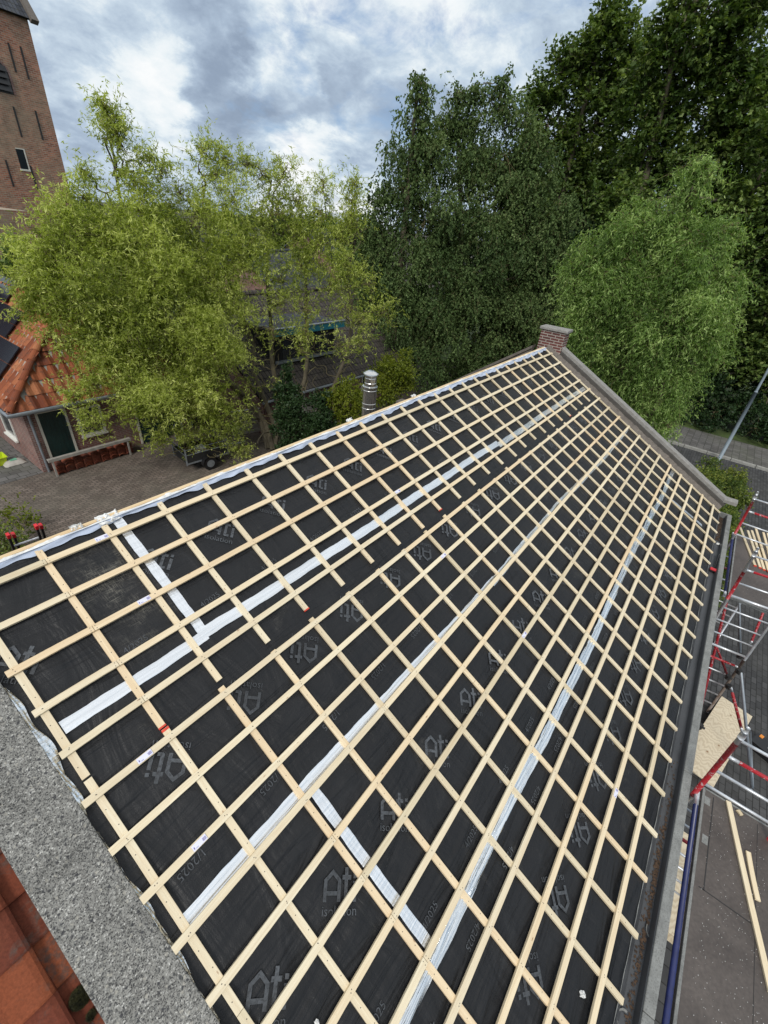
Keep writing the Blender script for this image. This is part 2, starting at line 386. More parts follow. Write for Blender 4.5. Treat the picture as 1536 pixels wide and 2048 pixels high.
b = t.mix(t.ramp(v.outputs[0], [(0.05, 0.85), (0.085, 0)]), b, (0.22, 0.11, 0.04))
finish(t, b, 0.6)

def leafmat(name, lo, mid, hi, trans=0.35, rough=0.5, spec=0.3):
    m, t = mat(name)
    at = t.n('ShaderNodeAttribute', attribute_name='tint').outputs['Fac']
    b = t.ramp(at, [(0.0, lo), (0.5, mid), (1.0, hi)])
    p = t.n('ShaderNodeBsdfPrincipled', ins={'Base Color': b, 'Roughness': rough, 'Specular IOR Level': spec})
    tr = t.n('ShaderNodeBsdfTranslucent', ins={0: t.mix(1.0, b, (1.25, 1.35, 0.55), 'MULTIPLY')})
    mx = t.n('ShaderNodeMixShader', ins={0: trans, 1: p.outputs[0], 2: tr.outputs[0]})
    t.n('ShaderNodeOutputMaterial', ins={0: mx.outputs[0]})
leafmat('leaf_willow', (0.12, 0.155, 0.030), (0.33, 0.39, 0.066), (0.70, 0.74, 0.25), 0.44)
leafmat('leaf_willow_green', (0.060, 0.11, 0.025), (0.175, 0.285, 0.065), (0.46, 0.59, 0.21), 0.38)
leafmat('leaf_birch', (0.042, 0.072, 0.026), (0.082, 0.130, 0.044), (0.18, 0.245, 0.090), 0.28, 0.6, 0.12)
leafmat('leaf_lime', (0.040, 0.075, 0.020), (0.095, 0.150, 0.036), (0.22, 0.28, 0.080), 0.30, 0.5, 0.22)
leafmat('leaf_ivy', (0.012, 0.030, 0.010), (0.024, 0.052, 0.016), (0.05, 0.09, 0.03), 0.15)
leafmat('leaf_shrub', (0.085, 0.12, 0.012), (0.15, 0.19, 0.018), (0.26, 0.28, 0.03), 0.35)
leafmat('leaf_hedge', (0.04, 0.075, 0.018), (0.095, 0.145, 0.03), (0.30, 0.33, 0.06), 0.3)
m, t = mat('bark_grey'); c = coords(t); n = t.noise(t.mapv(c, (9, 9, 2)), 1.0, 6, 0.7)
finish(t, t.ramp(n, [(0.3, (0.055, 0.045, 0.030)), (0.7, (0.17, 0.145, 0.095))]), 0.9, n, 0.7, 0.02)
m, t = mat('bark_twig'); c = coords(t); n = t.noise(c, 6, 4, 0.6)
finish(t, t.ramp(n, [(0.3, (0.13, 0.10, 0.045)), (0.7, (0.22, 0.19, 0.09))]), 0.8)
m, t = mat('moss'); c = coords(t); n = t.noise(c, 60, 5, 0.7)
finish(t, t.ramp(n, [(0.3, (0.012, 0.013, 0.004)), (0.7, (0.07, 0.065, 0.015))]), 0.95, n, 1.0, 0.02)

# ---------------------------------------------------------------- mesh building
WM = {}                                       # world matrices of what has been linked
def link(o, parent=None, world=None):
    C.objects.link(o)
    world = world if world is not None else Matrix.Identity(4)
    WM[o.name] = world
    if parent is not None:
        o.parent = parent
        o.matrix_basis = WM[parent.name].inverted() @ world
    else: o.matrix_basis = world
    return o
def T(x, y, z): return Matrix.Translation((float(x), float(y), float(z)))
def tag(o, label=None, cat=None, group=None, kind=None):
    if label: o['label'] = label
    if cat: o['category'] = cat
    if group: o['group'] = group
    if kind: o['kind'] = kind
    return o
def thing(name, label, cat, loc, group=None):
    o = bpy.data.objects.new(name, None)
    o.empty_display_size = 0.2
    link(o, None, T(*loc))
    return tag(o, label, cat, group)

class MB:
    def __init__(s): s.v = []; s.f = []; s.mi = []; s.tint = []
    def add(s, vs, fs, mi=0, tint=0.5):
        b = len(s.v)
        s.v += [tuple(map(float, p)) for p in vs]
        s.f += [tuple(b + i for i in f) for f in fs]
        s.mi += [mi] * len(fs); s.tint += [tint] * len(vs)
        return s
    def box(s, lo, hi, mi=0, mx=None, tint=0.5):
        x0, y0, z0 = lo; x1, y1, z1 = hi
        vs = [(x0, y0, z0), (x1, y0, z0), (x1, y1, z0), (x0, y1, z0), (x0, y0, z1), (x1, y0, z1), (x1, y1, z1), (x0, y1, z1)]
        if mx is not None: vs = [tuple(mx @ Vector(p)) for p in vs]
        return s.add(vs, [(0, 3, 2, 1), (4, 5, 6, 7), (0, 1, 5, 4), (1, 2, 6, 5), (2, 3, 7, 6), (3, 0, 4, 7)], mi, tint)
    def tube(s, pts, rad, n=10, mi=0, cap=True):
        pts = [np.array(p, float) for p in pts]
        if not hasattr(rad, '__len__'): rad = [rad] * len(pts)
        rings = []; up = None
        for i, p in enumerate(pts):
            d = pts[min(i + 1, len(pts) - 1)] - pts[max(i - 1, 0)]
            d = d / (np.linalg.norm(d) + 1e-9)
            if up is None: up = np.array([0, 0, 1.0]) if abs(d[2]) < 0.9 else np.array([1.0, 0, 0])
            a = np.cross(d, up); a /= np.linalg.norm(a) + 1e-9; b = np.cross(a, d); up = b
            rings.append([p + rad[i] * (math.cos(2 * math.pi * k / n) * a + math.sin(2 * math.pi * k / n) * b) for k in range(n)])
        vs = [q for r in rings for q in r]
        fs = [(i * n + k, i * n + (k + 1) % n, (i + 1) * n + (k + 1) % n, (i + 1) * n + k) for i in range(len(pts) - 1) for k in range(n)]
        if cap: fs += [tuple(range(n)), tuple((len(pts) - 1) * n + k for k in reversed(range(n)))]
        return s.add(vs, fs, mi)
    def poly(s, pts, mi=0): return s.add(pts, [tuple(range(len(pts)))], mi)
    def lathe(s, prof, n=24, mi=0, cx=0, cy=0):
        vs = [(cx + r * math.cos(2 * math.pi * k / n), cy + r * math.sin(2 * math.pi * k / n), z) for r, z in prof for k in range(n)]
        fs = [(i * n + k, i * n + (k + 1) % n, (i + 1) * n + (k + 1) % n, (i + 1) * n + k) for i in range(len(prof) - 1) for k in range(n)]
        return s.add(vs, fs, mi)
    def build(s, name, mats, parent=None, world=None, smooth=False, bevel=0.0, tint=False, local=False):
        """vertices are given in world space unless local=True; world = the object's own frame"""
        world = world if world is not None else (WM[parent.name] if parent is not None else Matrix.Identity(4))
        v = s.v
        if not local:
            inv = np.array(world.inverted())
            A = np.array(v); A = A @ inv[:3, :3].T + inv[:3, 3]; v = [tuple(p) for p in A]
        me = bpy.data.meshes.new(name)
        me.from_pydata(v, [], s.f)
        if isinstance(mats, str): mats = [mats]
        for mm in mats: me.materials.append(MATS[mm])
        me.polygons.foreach_set('material_index', s.mi)
        if smooth: me.polygons.foreach_set('use_smooth', [True] * len(s.f))
        if tint:
            at = me.attributes.new('tint', 'FLOAT', 'POINT'); at.data.foreach_set('value', s.tint)
        me.update()
        o = bpy.data.objects.new(name, me)
        link(o, parent, world)
        if bevel:
            b = o.modifiers.new('bevel', 'BEVEL'); b.width = bevel; b.segments = 2; b.limit_method = 'ANGLE'
        return o
def frame(o, x, y, z):
    """matrix from origin and three axes"""
    return Matrix(((x[0], y[0], z[0], o[0]), (x[1], y[1], z[1], o[1]), (x[2], y[2], z[2], o[2]), (0, 0, 0, 1)))
rng = random.Random(7)
NR = np.random.default_rng(11)

# ================================================================ setting
def ground_sheet(name, pts, z, m, thick=None):
    b = MB()
    if thick is None: b.poly([(x, y, z) for x, y in pts])
    else:
        n = len(pts)
        b.poly([(x, y, z) for x, y in pts])
        b.add([(x, y, z) for x, y in pts] + [(x, y, z - thick) for x, y in pts],
              [(i, n + i, n + (i + 1) % n, (i + 1) % n) for i in range(n)])
    o = b.build(name, m); tag(o, kind='structure'); return o
ground_sheet('ground', [(-400, -400), (600, -400), (600, 600), (-400, 600)], GZ - 0.03, 'soil')
ground_sheet('courtyard', [(-8, 4.2), (13.5, 4.2), (13.5, 12.72), (-8, 12.72)], GZ, 'pavers_brown')
ground_sheet('garden_path', [(-6, 12.724), (3.62, 12.724), (3.62, 24), (-6, 24)], GZ + 0.004, 'pavers_walk')
ground_sheet('street', [(-10, -30), (25.3, -30), (25.3, 1.5), (12.6, 1.5), (12.6, -5.1), (-10, -5.1)], GZ, 'pavers_grey')
ground_sheet('pavement', [(25.45, -30), (28.4, -30), (28.4, 8), (25.45, 8)], GZ + 0.12, 'pavers_walk', 0.15)
b = MB()
y = -30
while y < 8:
    b.box((25.30, y, GZ - 0.05), (25.445, y + 0.98, GZ + 0.124)); y += 1.0
o = b.build('kerb', 'weathered_concrete', bevel=0.012); tag(o, kind='structure')
ground_sheet('lawn', [(28.42, -30), (60, -30), (60, 60), (28.42, 60)], GZ + 0.05, 'grass_ground')
ground_sheet('meadow', [(-120, 26), (28, 26), (28, 200), (-120, 200)], GZ - 0.01, 'grass_ground')

# ================================================================ the house whose roof is being re-laid
PIT = math.radians(27.65)
SP, CP = math.sin(PIT), math.cos(PIT)
U = np.array([1.0, 0, 0]); UP = np.array([0, CP, SP]); NO = np.array([0, -SP, CP])
def roofp(u, v, h=0.0): return U * u - UP * v + NO * h        # (along ridge, down slope, above batten tops)
RF = frame((0, 0, 0), U, UP, NO)
def rframe(u, v, h, axis='u'):
    o = roofp(u, v, h)
    return frame(o, U, UP, NO) if axis == 'u' else frame(o, -UP, U, NO)
G_ = 0.3335; S_ = 0.4933
UL = 11.93                                     # far end of the roof
HM = -0.047                                    # membrane level

house = thing('brick_house', 'brick house with its roof stripped to black underlay and pale pine battens', 'house', (6, 0, GZ))
# walls
b = MB()
b.box((-0.42, -5.08, GZ), (12.30, 3.9, -2.95))
for x0, x1, x2 in ((-0.42, -0.12, 0), (12.0, 12.30, 0)):
    b.add([(x0, -5.08, -2.95), (x1, -5.08, -2.95), (x1, 3.9, -2.95), (x0, 3.9, -2.95), (x0, -0.05, -0.16), (x1, -0.05, -0.16)],
          [(0, 1, 5, 4), (2, 3, 4, 5), (0, 4, 3), (1, 2, 5)])
b.build('wall', 'brick_house', house)
# membrane roof: underlay with real folds
roof = None
nu, nv = 300, 150
uu = np.linspace(-0.10, UL, nu); vv = np.linspace(0, 1, nv)
def vr(u): return 0.165 - 0.0065 * u            # the ridge runs a touch out of square
def wrinkle(u, v):
    r = 0.0044 * math.sin(u * 9.1 + 2.2 * math.sin(v * 3.1 + u)) * math.sin(v * 13 + 1.7 * math.sin(u * 2.3))
    r += 0.0034 * math.sin(v * 27 + 3 * math.sin(u * 1.3 + v)) * max(0, math.sin(u * 1.7 + v * 2.1))
    r += 0.003 * math.sin((u / S_) * 2 * math.pi) * math.sin(v * 2.0)
    return r - 0.003
vs = [tuple(roofp(u, v, HM + wrinkle(u, v))) for t_ in vv for u in uu for v in (vr(u) + (5.90 - vr(u)) * t_,)]
fs = [(j * nu + i, (j + 1) * nu + i, (j + 1) * nu + i + 1, j * nu + i + 1) for j in range(nv - 1) for i in range(nu - 1)]
b = MB().add(vs, fs)
roof = b.build('roof_underlay', 'black_membrane', house, RF, smooth=True)
# solid roof deck below and the tiled rear slope
b = MB()
q = [roofp(-0.1, vr(0) + .01, HM - 0.02), roofp(UL, vr(UL) + .01, HM - 0.02), roofp(UL, 5.86, HM - 0.02), roofp(-0.1, 5.86, HM - 0.02)]
q2 = [p - NO * 0.12 for p in q]
b.add(q + q2, [(0, 3, 2, 1), (4, 5, 6, 7), (0, 1, 5, 4), (1, 2, 6, 5), (2, 3, 7, 6), (3, 0, 4, 7)])
b.build('roof_deck', 'grey_board', house)
ry, rz = roofp(0, 0.12, HM)[1:]                # ridge line
RT = math.tan(math.radians(35))
b = MB()
vs = []; n = 150
for j in range(14):
    for i in range(n):
        x = -0.1 + (UL + 0.1) * i / (n - 1); y = ry + 0.02 + j * 0.32
        _, ry, rz = roofp(x, vr(x), HM); y = ry + 0.02 + j * 0.32
        vs.append((x, y, rz - 0.03 - (y - ry) * RT + 0.02 * math.sin(i * 1.9)))
b.add(vs, [(j * n + i, j * n + i + 1, (j + 1) * n + i + 1, (j + 1) * n + i) for j in range(13) for i in range(n - 1)])
b.build('rear_roof', 'tiles_brown', house, smooth=True)

# --- battens
def stick(name, lenx, w, t, mats, world, parent, nails=(), bow=0.0, redend=None, n=8):
    """a sawn lath: local x along its length, top face at z=0; nails = list of (x, y)"""
    b = MB(); ph = rng.random() * 6
    vs = []; fs = []
    for i in range(n + 1):
        x = lenx * i / n
        dy = bow * math.sin(math.pi * x / max(lenx, 1e-3)) + rng.uniform(-0.0006, 0.0006)
        for yy, zz in ((-w / 2, -t), (w / 2, -t), (w / 2, -0.0012), (w / 2 - 0.0015, 0), (-w / 2 + 0.0015, 0), (-w / 2, -0.0012)):
            vs.append((x, yy + dy, zz))
    m_ = 6
    for i in range(n):
        for k in range(m_): fs.append((i * m_ + k, i * m_ + (k + 1) % m_, (i + 1) * m_ + (k + 1) % m_, (i + 1) * m_ + k))
    fs = [tuple(reversed(f)) for f in fs]
    fs.append(tuple(range(m_))); fs.append(tuple(n * m_ + k for k in reversed(range(m_))))
    b.add(vs, fs)
    for x, y in nails:
        r = 0.0036
        b.poly([(x + r * math.cos(a * math.pi / 3), y + r * math.sin(a * math.pi / 3), 0.0006) for a in range(6)], 1)
    if redend is not None:
        x0, x1 = redend
        b.box((x0, -w / 2 - 0.0012, -t - 0.001), (x1, w / 2 + 0.0012, 0.0012), 2)
    o = b.build(name, ['pine_batten', 'nail_steel', 'red_paint'], parent, world, local=True)
    return o
BW = 0.049
# column positions: upper run (rows 1-5) and lower run (rows 6-17)
ucol = [0.0] + [j * S_ + rng.uniform(-0.006, 0.006) for j in range(1, 25)]
ucol[24] = 24.12 * S_
lcol = [c - 0.022 + rng.uniform(-0.008, 0.008) for c in ucol]; lcol[0] = 0.0; lcol[1] = ucol[1] + 0.005; lcol[24] = ucol[24]
for j in range(25):
    top = vr(ucol[j]) + 0.055 + rng.uniform(-0.015, 0.015) if j else 0.6
    ln = (5.66 if j not in (1,) else 5.76) * G_ - top + rng.uniform(-0.03, 0.03)
    red = (ln - 0.012, ln + 0.001) if j in (1, 4, 9, 20) else None
    nails = [(G_ * k - top + dx, dy) for k in range(1, 6) for dx, dy in ((-0.10, 0.006), (0.12, -0.008)) if 0 < G_ * k - top + dx < ln]
    bottom_end = ln
    if j == 0:
        stick('counter_batten', ln - 0.004, BW, 0.0235, None, rframe(ucol[0], top, -0.0222, 'v'), roof, nails, 0.003)
    else:
        stick('counter_batten', ln, BW, 0.0235, None, rframe(ucol[j], top, -0.0222, 'v'), roof, nails, rng.uniform(-0.004, 0.004), red)
    st = top + ln + (0.012 if j in (0, 1, 24) else (0.03 + rng.uniform(0, 0.05)))
    if j > 1 and j < 24: st = max(st, 5.90 * G_ - 0.02 + rng.uniform(-.01, .02))
    en = 17.72 * G_ + rng.uniform(-0.02, 0.02)
    cuts = [st, en] if j % 3 else [st, 10.55 * G_, en]
    for a_, c_ in zip(cuts[:-1], cuts[1:]):
        nails = [(G_ * k - a_ + dx, dy) for k in range(6, 18) for dx, dy in ((-0.10, 0.007), (0.11, -0.006)) if 0.02 < G_ * k - a_ + dx < c_ - a_ - 0.02]
        stick('counter_batten', c_ - a_ - 0.003, BW, 0.0235, None, rframe(lcol[j], a_, -0.0222 + rng.uniform(0, 0.0006), 'v'), roof, nails,
              rng.uniform(-0.004, 0.004), (0.001, 0.02) if (j == 1 and a_ == st) else None)
joints = {}
start_u = {1: -1.2, 2: -1.2, 3: -0.055, 4: -0.05, 5: -0.05, 6: -0.085, 7: -0.115, 8: -0.115, 9: -0.115, 10: -0.115}
stickers = []
for r_ in range(1, 18):
    v = r_ * G_ + rng.uniform(-0.004, 0.004)
    s0 = start_u.get(r_, -0.115)
    if r_ in (1, 2): s0 = -0.115
    j1 = 1 + ((r_ * 5) % 9); j1 = 1 if r_ in (1, 2, 3, 4, 5) else (2 if r_ in (10, 11, 12, 13) else j1 + 3)
    j2 = min(22, j1 + 8 + (r_ * 3) % 3)
    cuts = [s0, (ucol if r_ < 6 else lcol)[j1], (ucol if r_ < 6 else lcol)[j2], UL - 0.02 + rng.uniform(-0.01, 0.03)]
    for k, (a_, c_) in enumerate(zip(cuts[:-1], cuts[1:])):
        cols = [x for x in (ucol if r_ < 6 else lcol) if a_ - 0.01 <= x <= c_ + 0.01]
        nails = []
        for x in cols:
            if abs(x - a_) < 0.02: nails += [(0.016, 0.012), (0.019, -0.013)]
            elif abs(x - c_) < 0.02: nails += [(c_ - a_ - 0.02, 0.012), (c_ - a_ - 0.023, -0.012)]
            else: nails += [(x - a_ + rng.uniform(-0.012, 0.012), rng.uniform(-0.012, 0.012)), (x - a_ + rng.uniform(-0.014, 0.014), rng.uniform(-0.014, 0.014))]
        ob = stick('batten', c_ - a_ - 0.003, BW, 0.022, None, rframe(a_, v, rng.uniform(0, 0.001), 'u'), roof, nails, rng.uniform(-0.005, 0.005), n=24)
# paper labels stapled round a few battens
for (px, py) in ((205, 1078), (290, 1203), (290, 1514), (400, 1687), (1235, 1590), (796, 984), (1045, 1266), (888, 1113)):
    p = at_plane(px, py, np.zeros(3), NO); u_, v_ = p[0], -(p @ UP)
    v_ = round(v_ / G_) * G_
    b = MB(); b.box((-0.05, -0.019, 0.0), (0.05, 0.019, 0.0014), 0)
    for k in range(9): b.box((0.022 + k * 0.0028, -0.012, 0.0014), (0.0235 + k * 0.0028, 0.008, 0.0019), 1)
    b.box((-0.042, -0.010, 0.0014), (-0.036, 0.004, 0.0019), 1); b.box((-0.030, -0.012, 0.0014), (-0.012, -0.009, 0.0019), 1)
    b.build('paper_label', ['label_lilac', 'label_ink'], roof, rframe(u_, v_, 0.003, 'u'), local=True)

# --- printed lettering on the underlay (flat ink, a hair above the sheet)
HI = HM + 0.0045
def text_verts(s, size):
    cu = bpy.data.curves.new('txt', 'FONT'); cu.body = s; cu.size = size; cu.resolution_u = 2; cu.align_x = 'LEFT'
    ob = bpy.data.objects.new('txt', cu); C.objects.link(ob)
    dg = bpy.context.evaluated_depsgraph_get()
    me = bpy.data.meshes.new_from_object(ob.evaluated_get(dg))
    vs = [tuple(v.co) for v in me.vertices]; fs = [tuple(p.vertices) for p in me.polygons]
    bpy.data.objects.remove(ob); bpy.data.meshes.remove(me)
    return vs, fs
iso_v, iso_f = text_verts('isolation', 0.072)
xs = [p[0] for p in iso_v]; k_ = 0.255 / (max(xs) - min(xs)); iso_v = [((p[0] - min(xs)) * k_, p[1] * k_, 0) for p in iso_v]
dates = {}
for s in ('4/2025', '1/2025'):
    dv, df = text_verts(s, 0.055); xs = [p[0] for p in dv]; k_ = 0.185 / (max(xs) - min(xs))
    dates[s] = ([((p[0] - min(xs) - (max(xs) - min(xs)) / 2) * k_, (p[1] - 0.018) * k_, 0) for p in dv], df)
def logo_polys():
    """house-shaped A, t, i in heavy strokes; origin at the lower left of the word"""
    P = []
    # A: outer house outline with a pentagonal opening, built of strips
    P.append([(0, 0), (0.026, 0), (0.026, 0.112), (0, 0.120)])
    P.append([(0.104, 0), (0.130, 0), (0.130, 0.120), (0.104, 0.112)])
    P.append([(0, 0.120), (0.026, 0.112), (0.065, 0.146), (0.065, 0.178)])
    P.append([(0.130, 0.120), (0.065, 0.178), (0.065, 0.146), (0.104, 0.112)])
    P.append([(0.026, 0.034), (0.104, 0.034), (0.104, 0.058), (0.026, 0.058)])
    # t
    P.append([(0.156, 0.024), (0.182, 0.024), (0.182, 0.190), (0.156, 0.190)])
    P.append([(0.138, 0.120), (0.156, 0.120), (0.156, 0.146), (0.138, 0.146)])
    P.append([(0.182, 0.120), (0.206, 0.120), (0.206, 0.146), (0.182, 0.146)])
    P.append([(0.166, 0.0), (0.206, 0.0), (0.206, 0.024), (0.156, 0.024), (0.156, 0.012)])
    # i
    P.append([(0.224, 0), (0.250, 0), (0.250, 0.112), (0.224, 0.112)])
    P.append([(0.224, 0.128), (0.250, 0.128), (0.250, 0.154), (0.224, 0.154)])
    return P
LP = logo_polys()
ink = MB()
def put(vs, fs, u, v, ang, c0):
    ca, sa = math.cos(math.radians(ang)), math.sin(math.radians(ang))
    out = []
    for x, y, _ in vs:
        x -= c0[0]; y -= c0[1]
        du, dup = ca * x - sa * y, sa * x + ca * y
        out.append(tuple(roofp(u + du, v - dup, HI)))
    ink.add(out, fs)
def put_logo(u, v, ang):
    for p in LP: put([(x, y, 0) for x, y in p], [tuple(range(len(p)))], u, v, ang, (0.125, 0.06))
    put([(x, y - 0.072, 0) for x, y, _ in iso_v], iso_f, u, v, ang, (0.125, 0.06))
for k in range(18):
    put_logo(1.15 + 0.652 * k, 0.72, -46) if 1.15 + 0.652 * k < 11.6 else None
    if 0.40 + 0.652 * k < 11.6: put_logo(0.40 + 0.652 * k, 2.13, 134)
    if 0.11 + 0.66 * k < 11.6: put_logo(0.14 + 0.652 * k, 3.60, -48)
    if 0.20 + 0.63 * k < 11.6: put_logo(0.20 + 0.632 * k, 5.12, 136)
    if k < 17:
        put(*dates['4/2025'], 0.66 + 0.652 * k, 1.27, 3, (0, 0)); put(*dates['1/2025'], 0.19 + 0.652 * k, 2.735, 184, (0, 0))
        put(*dates['4/2025'], 0.52 + 0.652 * k, 4.24, 2, (0, 0)); put(*dates['4/2025'], 0.05 + 0.64 * k, 4.60, 182, (0, 0))
put_logo(-0.12 + 0.14, 0.95, -46)
ink.build('printed_lettering', 'ink_grey', roof, RF)

# --- aluminium tape over the seams (follows the sheet, slightly rippled)
def tape(u0, v0, u1, v1, w, m='foil_tape', amp=0.0012, drift=0.01, h=HM + 0.0060, seed=0, n=None):
    rr = random.Random(seed); L_ = math.hypot(u1 - u0, v1 - v0); n = n or int(L_ / 0.03) + 2
    d = np.array([(u1 - u0) / L_, (v1 - v0) / L_]); nn = np.array([-d[1], d[0]])
    vs = []; K = 11
    ph = [rr.random() * 6 for _ in range(6)]
    for i in range(n):
        s = L_ * i / (n - 1)
        dr = drift * (math.sin(s * 1.1 + ph[0]) + 0.4 * math.sin(s * 3.7 + ph[1]))
        e1 = 0.0022 * math.sin(s * 23 + ph[2]) + rr.uniform(-0.001, 0.001); e2 = 0.0022 * math.sin(s * 19 + ph[3]) + rr.uniform(-0.001, 0.001)
        for k in range(K):
            t_ = k / (K - 1) - 0.5
            off = t_ * w + dr + (e1 if k == 0 else e2 if k == K - 1 else 0)
            p = np.array([u0, v0]) + d * s + nn * off
            z = h + amp * (math.sin(k * 1.7 + 2.6 * math.sin(s * 1.3 + ph[4]) + ph[3]) * 0.9 + 0.5 * math.sin(k * 3.1 + 1.8 * math.sin(s * 4.1 + ph[5])) + 0.35 * math.sin(s * 9 + k * .8 + ph[5])) 
            vs.append(tuple(roofp(p[0], p[1], z)))
    fs = [(i * K + k, (i + 1) * K + k, (i + 1) * K + k + 1, i * K + k + 1) for i in range(n - 1) for k in range(K - 1)]
    o = MB().add(vs, fs).build('foil_tape', m, roof, RF, smooth=True)
    return o
tape(0.035, 1.505, 1.115, 1.500, 0.090, seed=1)
tape(1.07, 1.495, 6.8, 1.52, 0.098, seed=2)
tape(6.75, 1.55, 11.8, 1.56, 0.10, 'foil_wrinkled', seed=3)
tape(1.105, 0.16, 1.105, 1.47, 0.082, seed=4, drift=0.004)
tape(0.02, 2.955, 1.10, 2.945, 0.085, seed=5)
tape(1.06, 2.95, 4.3, 2.98, 0.085, seed=6, drift=0.008)
tape(4.2, 2.97, 11.8, 3.03, 0.088, 'foil_wrinkled', 0.0035, seed=7, drift=0.02)
tape(1.055, 2.99, 1.045, 4.40, 0.080, seed=8, drift=0.004)
tape(0.05, 4.42, 11.8, 4.47, 0.098, 'foil_wrinkled', 0.0085, 0.018, HM + 0.010, seed=9)
tape(10.35, 4.50, 10.52, 5.55, 0.085, 'foil_tape', seed=10, drift=0.03)

tape(-0.1, 5.888, 11.8, 5.888, 0.006, 'zinc_lip', 0.0005, 0.004, seed=12)  # not tape: pale strip painting in the highlight along the underlay's eave edge
# --- ridge: pale blue flap, white insulation edge, timber strip
def ridge_strip(name, m, f0, f1, z0, z1, seed, u0=-0.3, u1=UL):
    rr = random.Random(seed); n = 520; vs = []; K = 5
    for i in range(n):
        u = u0 + (u1 - u0) * i / (n - 1)
        a_ = f0(u, rr); c_ = f1(u, rr)
        for k in range(K):
            t_ = k / (K - 1)
            v = a_ + (c_ - a_) * t_
            h = z0 + (z1 - z0) * t_ + 0.006 * math.sin(u * 17 + k * 1.3 + 2 * math.sin(u * 3)) * (1 if 0 < k < K - 1 else 0.4)
            vs.append(tuple(roofp(u, v, h)))
    fs = [(i * K + k, (i + 1) * K + k, (i + 1) * K + k + 1, i * K + k + 1) for i in range(n - 1) for k in range(K - 1)]
    return MB().add(vs, fs).build(name, m, roof, RF, smooth=True)
ridge_strip('ridge_flap', 'vapour_blue', lambda u, r: vr(u) + 0.022 + 0.005 * math.sin(u * 5.0),
            lambda u, r: vr(u) + 0.058 + 0.003 * u + 0.010 * math.sin(u * 3.1 + math.sin(u * 7)) + 0.008 * math.sin(u * 13.7 + 1) + 0.006 * math.sin(u * 31), -0.012, -0.036, 3)
ridge_strip('insulation_edge', 'insulation_white', lambda u, r: vr(u) - 0.012 + 0.010 * math.sin(u * 9) * math.sin(u * 2.7) + r.uniform(-0.006, 0.006),
            lambda u, r: vr(u) + 0.032 + 0.004 * math.sin(u * 5), -0.03, -0.006, 4)
b = MB(); b.add([(x, -vr(x) + dy, z) for x in (-0.1, UL) for dy, z in ((-0.004, -0.075), (0.026, -0.075), (0.026, -0.022), (-0.004, -0.018))], [(0, 1, 2, 3), (7, 6, 5, 4), (0, 4, 5, 1), (1, 5, 6, 2), (2, 6, 7, 3), (3, 7, 4, 0)])
b.build('ridge_board', 'pine_plank', roof, RF, local=True)
# loose crumpled foil near the second counter batten and along the left verge
def crumple(name, c, su, sv, hz, m, seed, n=16):
    r2 = np.random.default_rng(seed); vs = []
    for j in range(n):
        for i in range(n):
            u = c[0] + su * (i / (n - 1) - .5) + r2.normal(0, su * .02); v = c[1] + sv * (j / (n - 1) - .5) + r2.normal(0, sv * .02)
            vs.append(tuple(roofp(u, v, c[2] + abs(r2.normal(0, hz)))))
    fs = [(j * n + i, (j + 1) * n + i, (j + 1) * n + i + 1, j * n + i + 1) for j in range(n - 1) for i in range(n - 1)]
    return MB().add(vs, fs).build(name, m, roof, RF)
crumple('loose_foil', (1.04, 0.165, -0.03), 0.18, 0.10, 0.016, 'insulation_white', 3, 9)
crumple('loose_foil', (0.80, 0.14, -0.03), 0.09, 0.05, 0.014, 'insulation_white', 4, 10)
crumple('loose_foil', (4.3, 0.085, -0.04), 0.12, 0.05, 0.014, 'insulation_white', 5, 8)
crumple('loose_foil', (5.9, 0.08, -0.04), 0.12, 0.05, 0.014, 'insulation_white', 6, 8)
vs = []; n = 260; K = 6; r3 = np.random.default_rng(5)
for i in range(n):
    v = 0.6 + 2.85 * i / (n - 1); wv = 0.030 + 0.016 * math.sin(v * 5) + 0.012 * math.sin(v * 17)
    if v > 2.2: wv *= 0.55
    for k in range(K):
        t_ = k / (K - 1)
        vs.append(tuple(roofp(-0.10 + wv * t_, v, -0.008 - 0.03 * t_ + 0.006 * math.sin(v * 26 + k * 2.1 + 2 * math.sin(v * 7)) * math.sin(k * 1.9 + v * 9))))
MB().add(vs, [(i * K + k, (i + 1) * K + k, (i + 1) * K + k + 1, i * K + k + 1) for i in range(n - 1) for k in range(K - 1)]).build('verge_foil', 'foil_wrinkled', roof, RF, smooth=True)

# --- gable copings
def coping(name, x0, x1, h0, h1, v0, v1, m, seg=None, rear=False, world=None):
    b = MB(); v = v0
    seg = seg or (v1 - v0)
    while v < v1 - 1e-6:
        e = min(v + seg, v1)
        b.add([roofp(x0, v, h0), roofp(x1, v, h0), roofp(x1, e - 0.004, h0), roofp(x0, e - 0.004, h0),
               roofp(x0, v, h1), roofp(x1, v, h1), roofp(x1, e - 0.004, h1), roofp(x0, e - 0.004, h1)],
              [(0, 1, 2, 3), (4, 7, 6, 5), (0, 4, 5, 1), (1, 5, 6, 2), (2, 6, 7, 3), (3, 7, 4, 0)])
        v = e
    return b.build(name, m, house, RF, bevel=0.006)
coping('coping', -0.468, -0.098, -0.16, 0.004, -0.05, 6.1, 'washed_concrete')
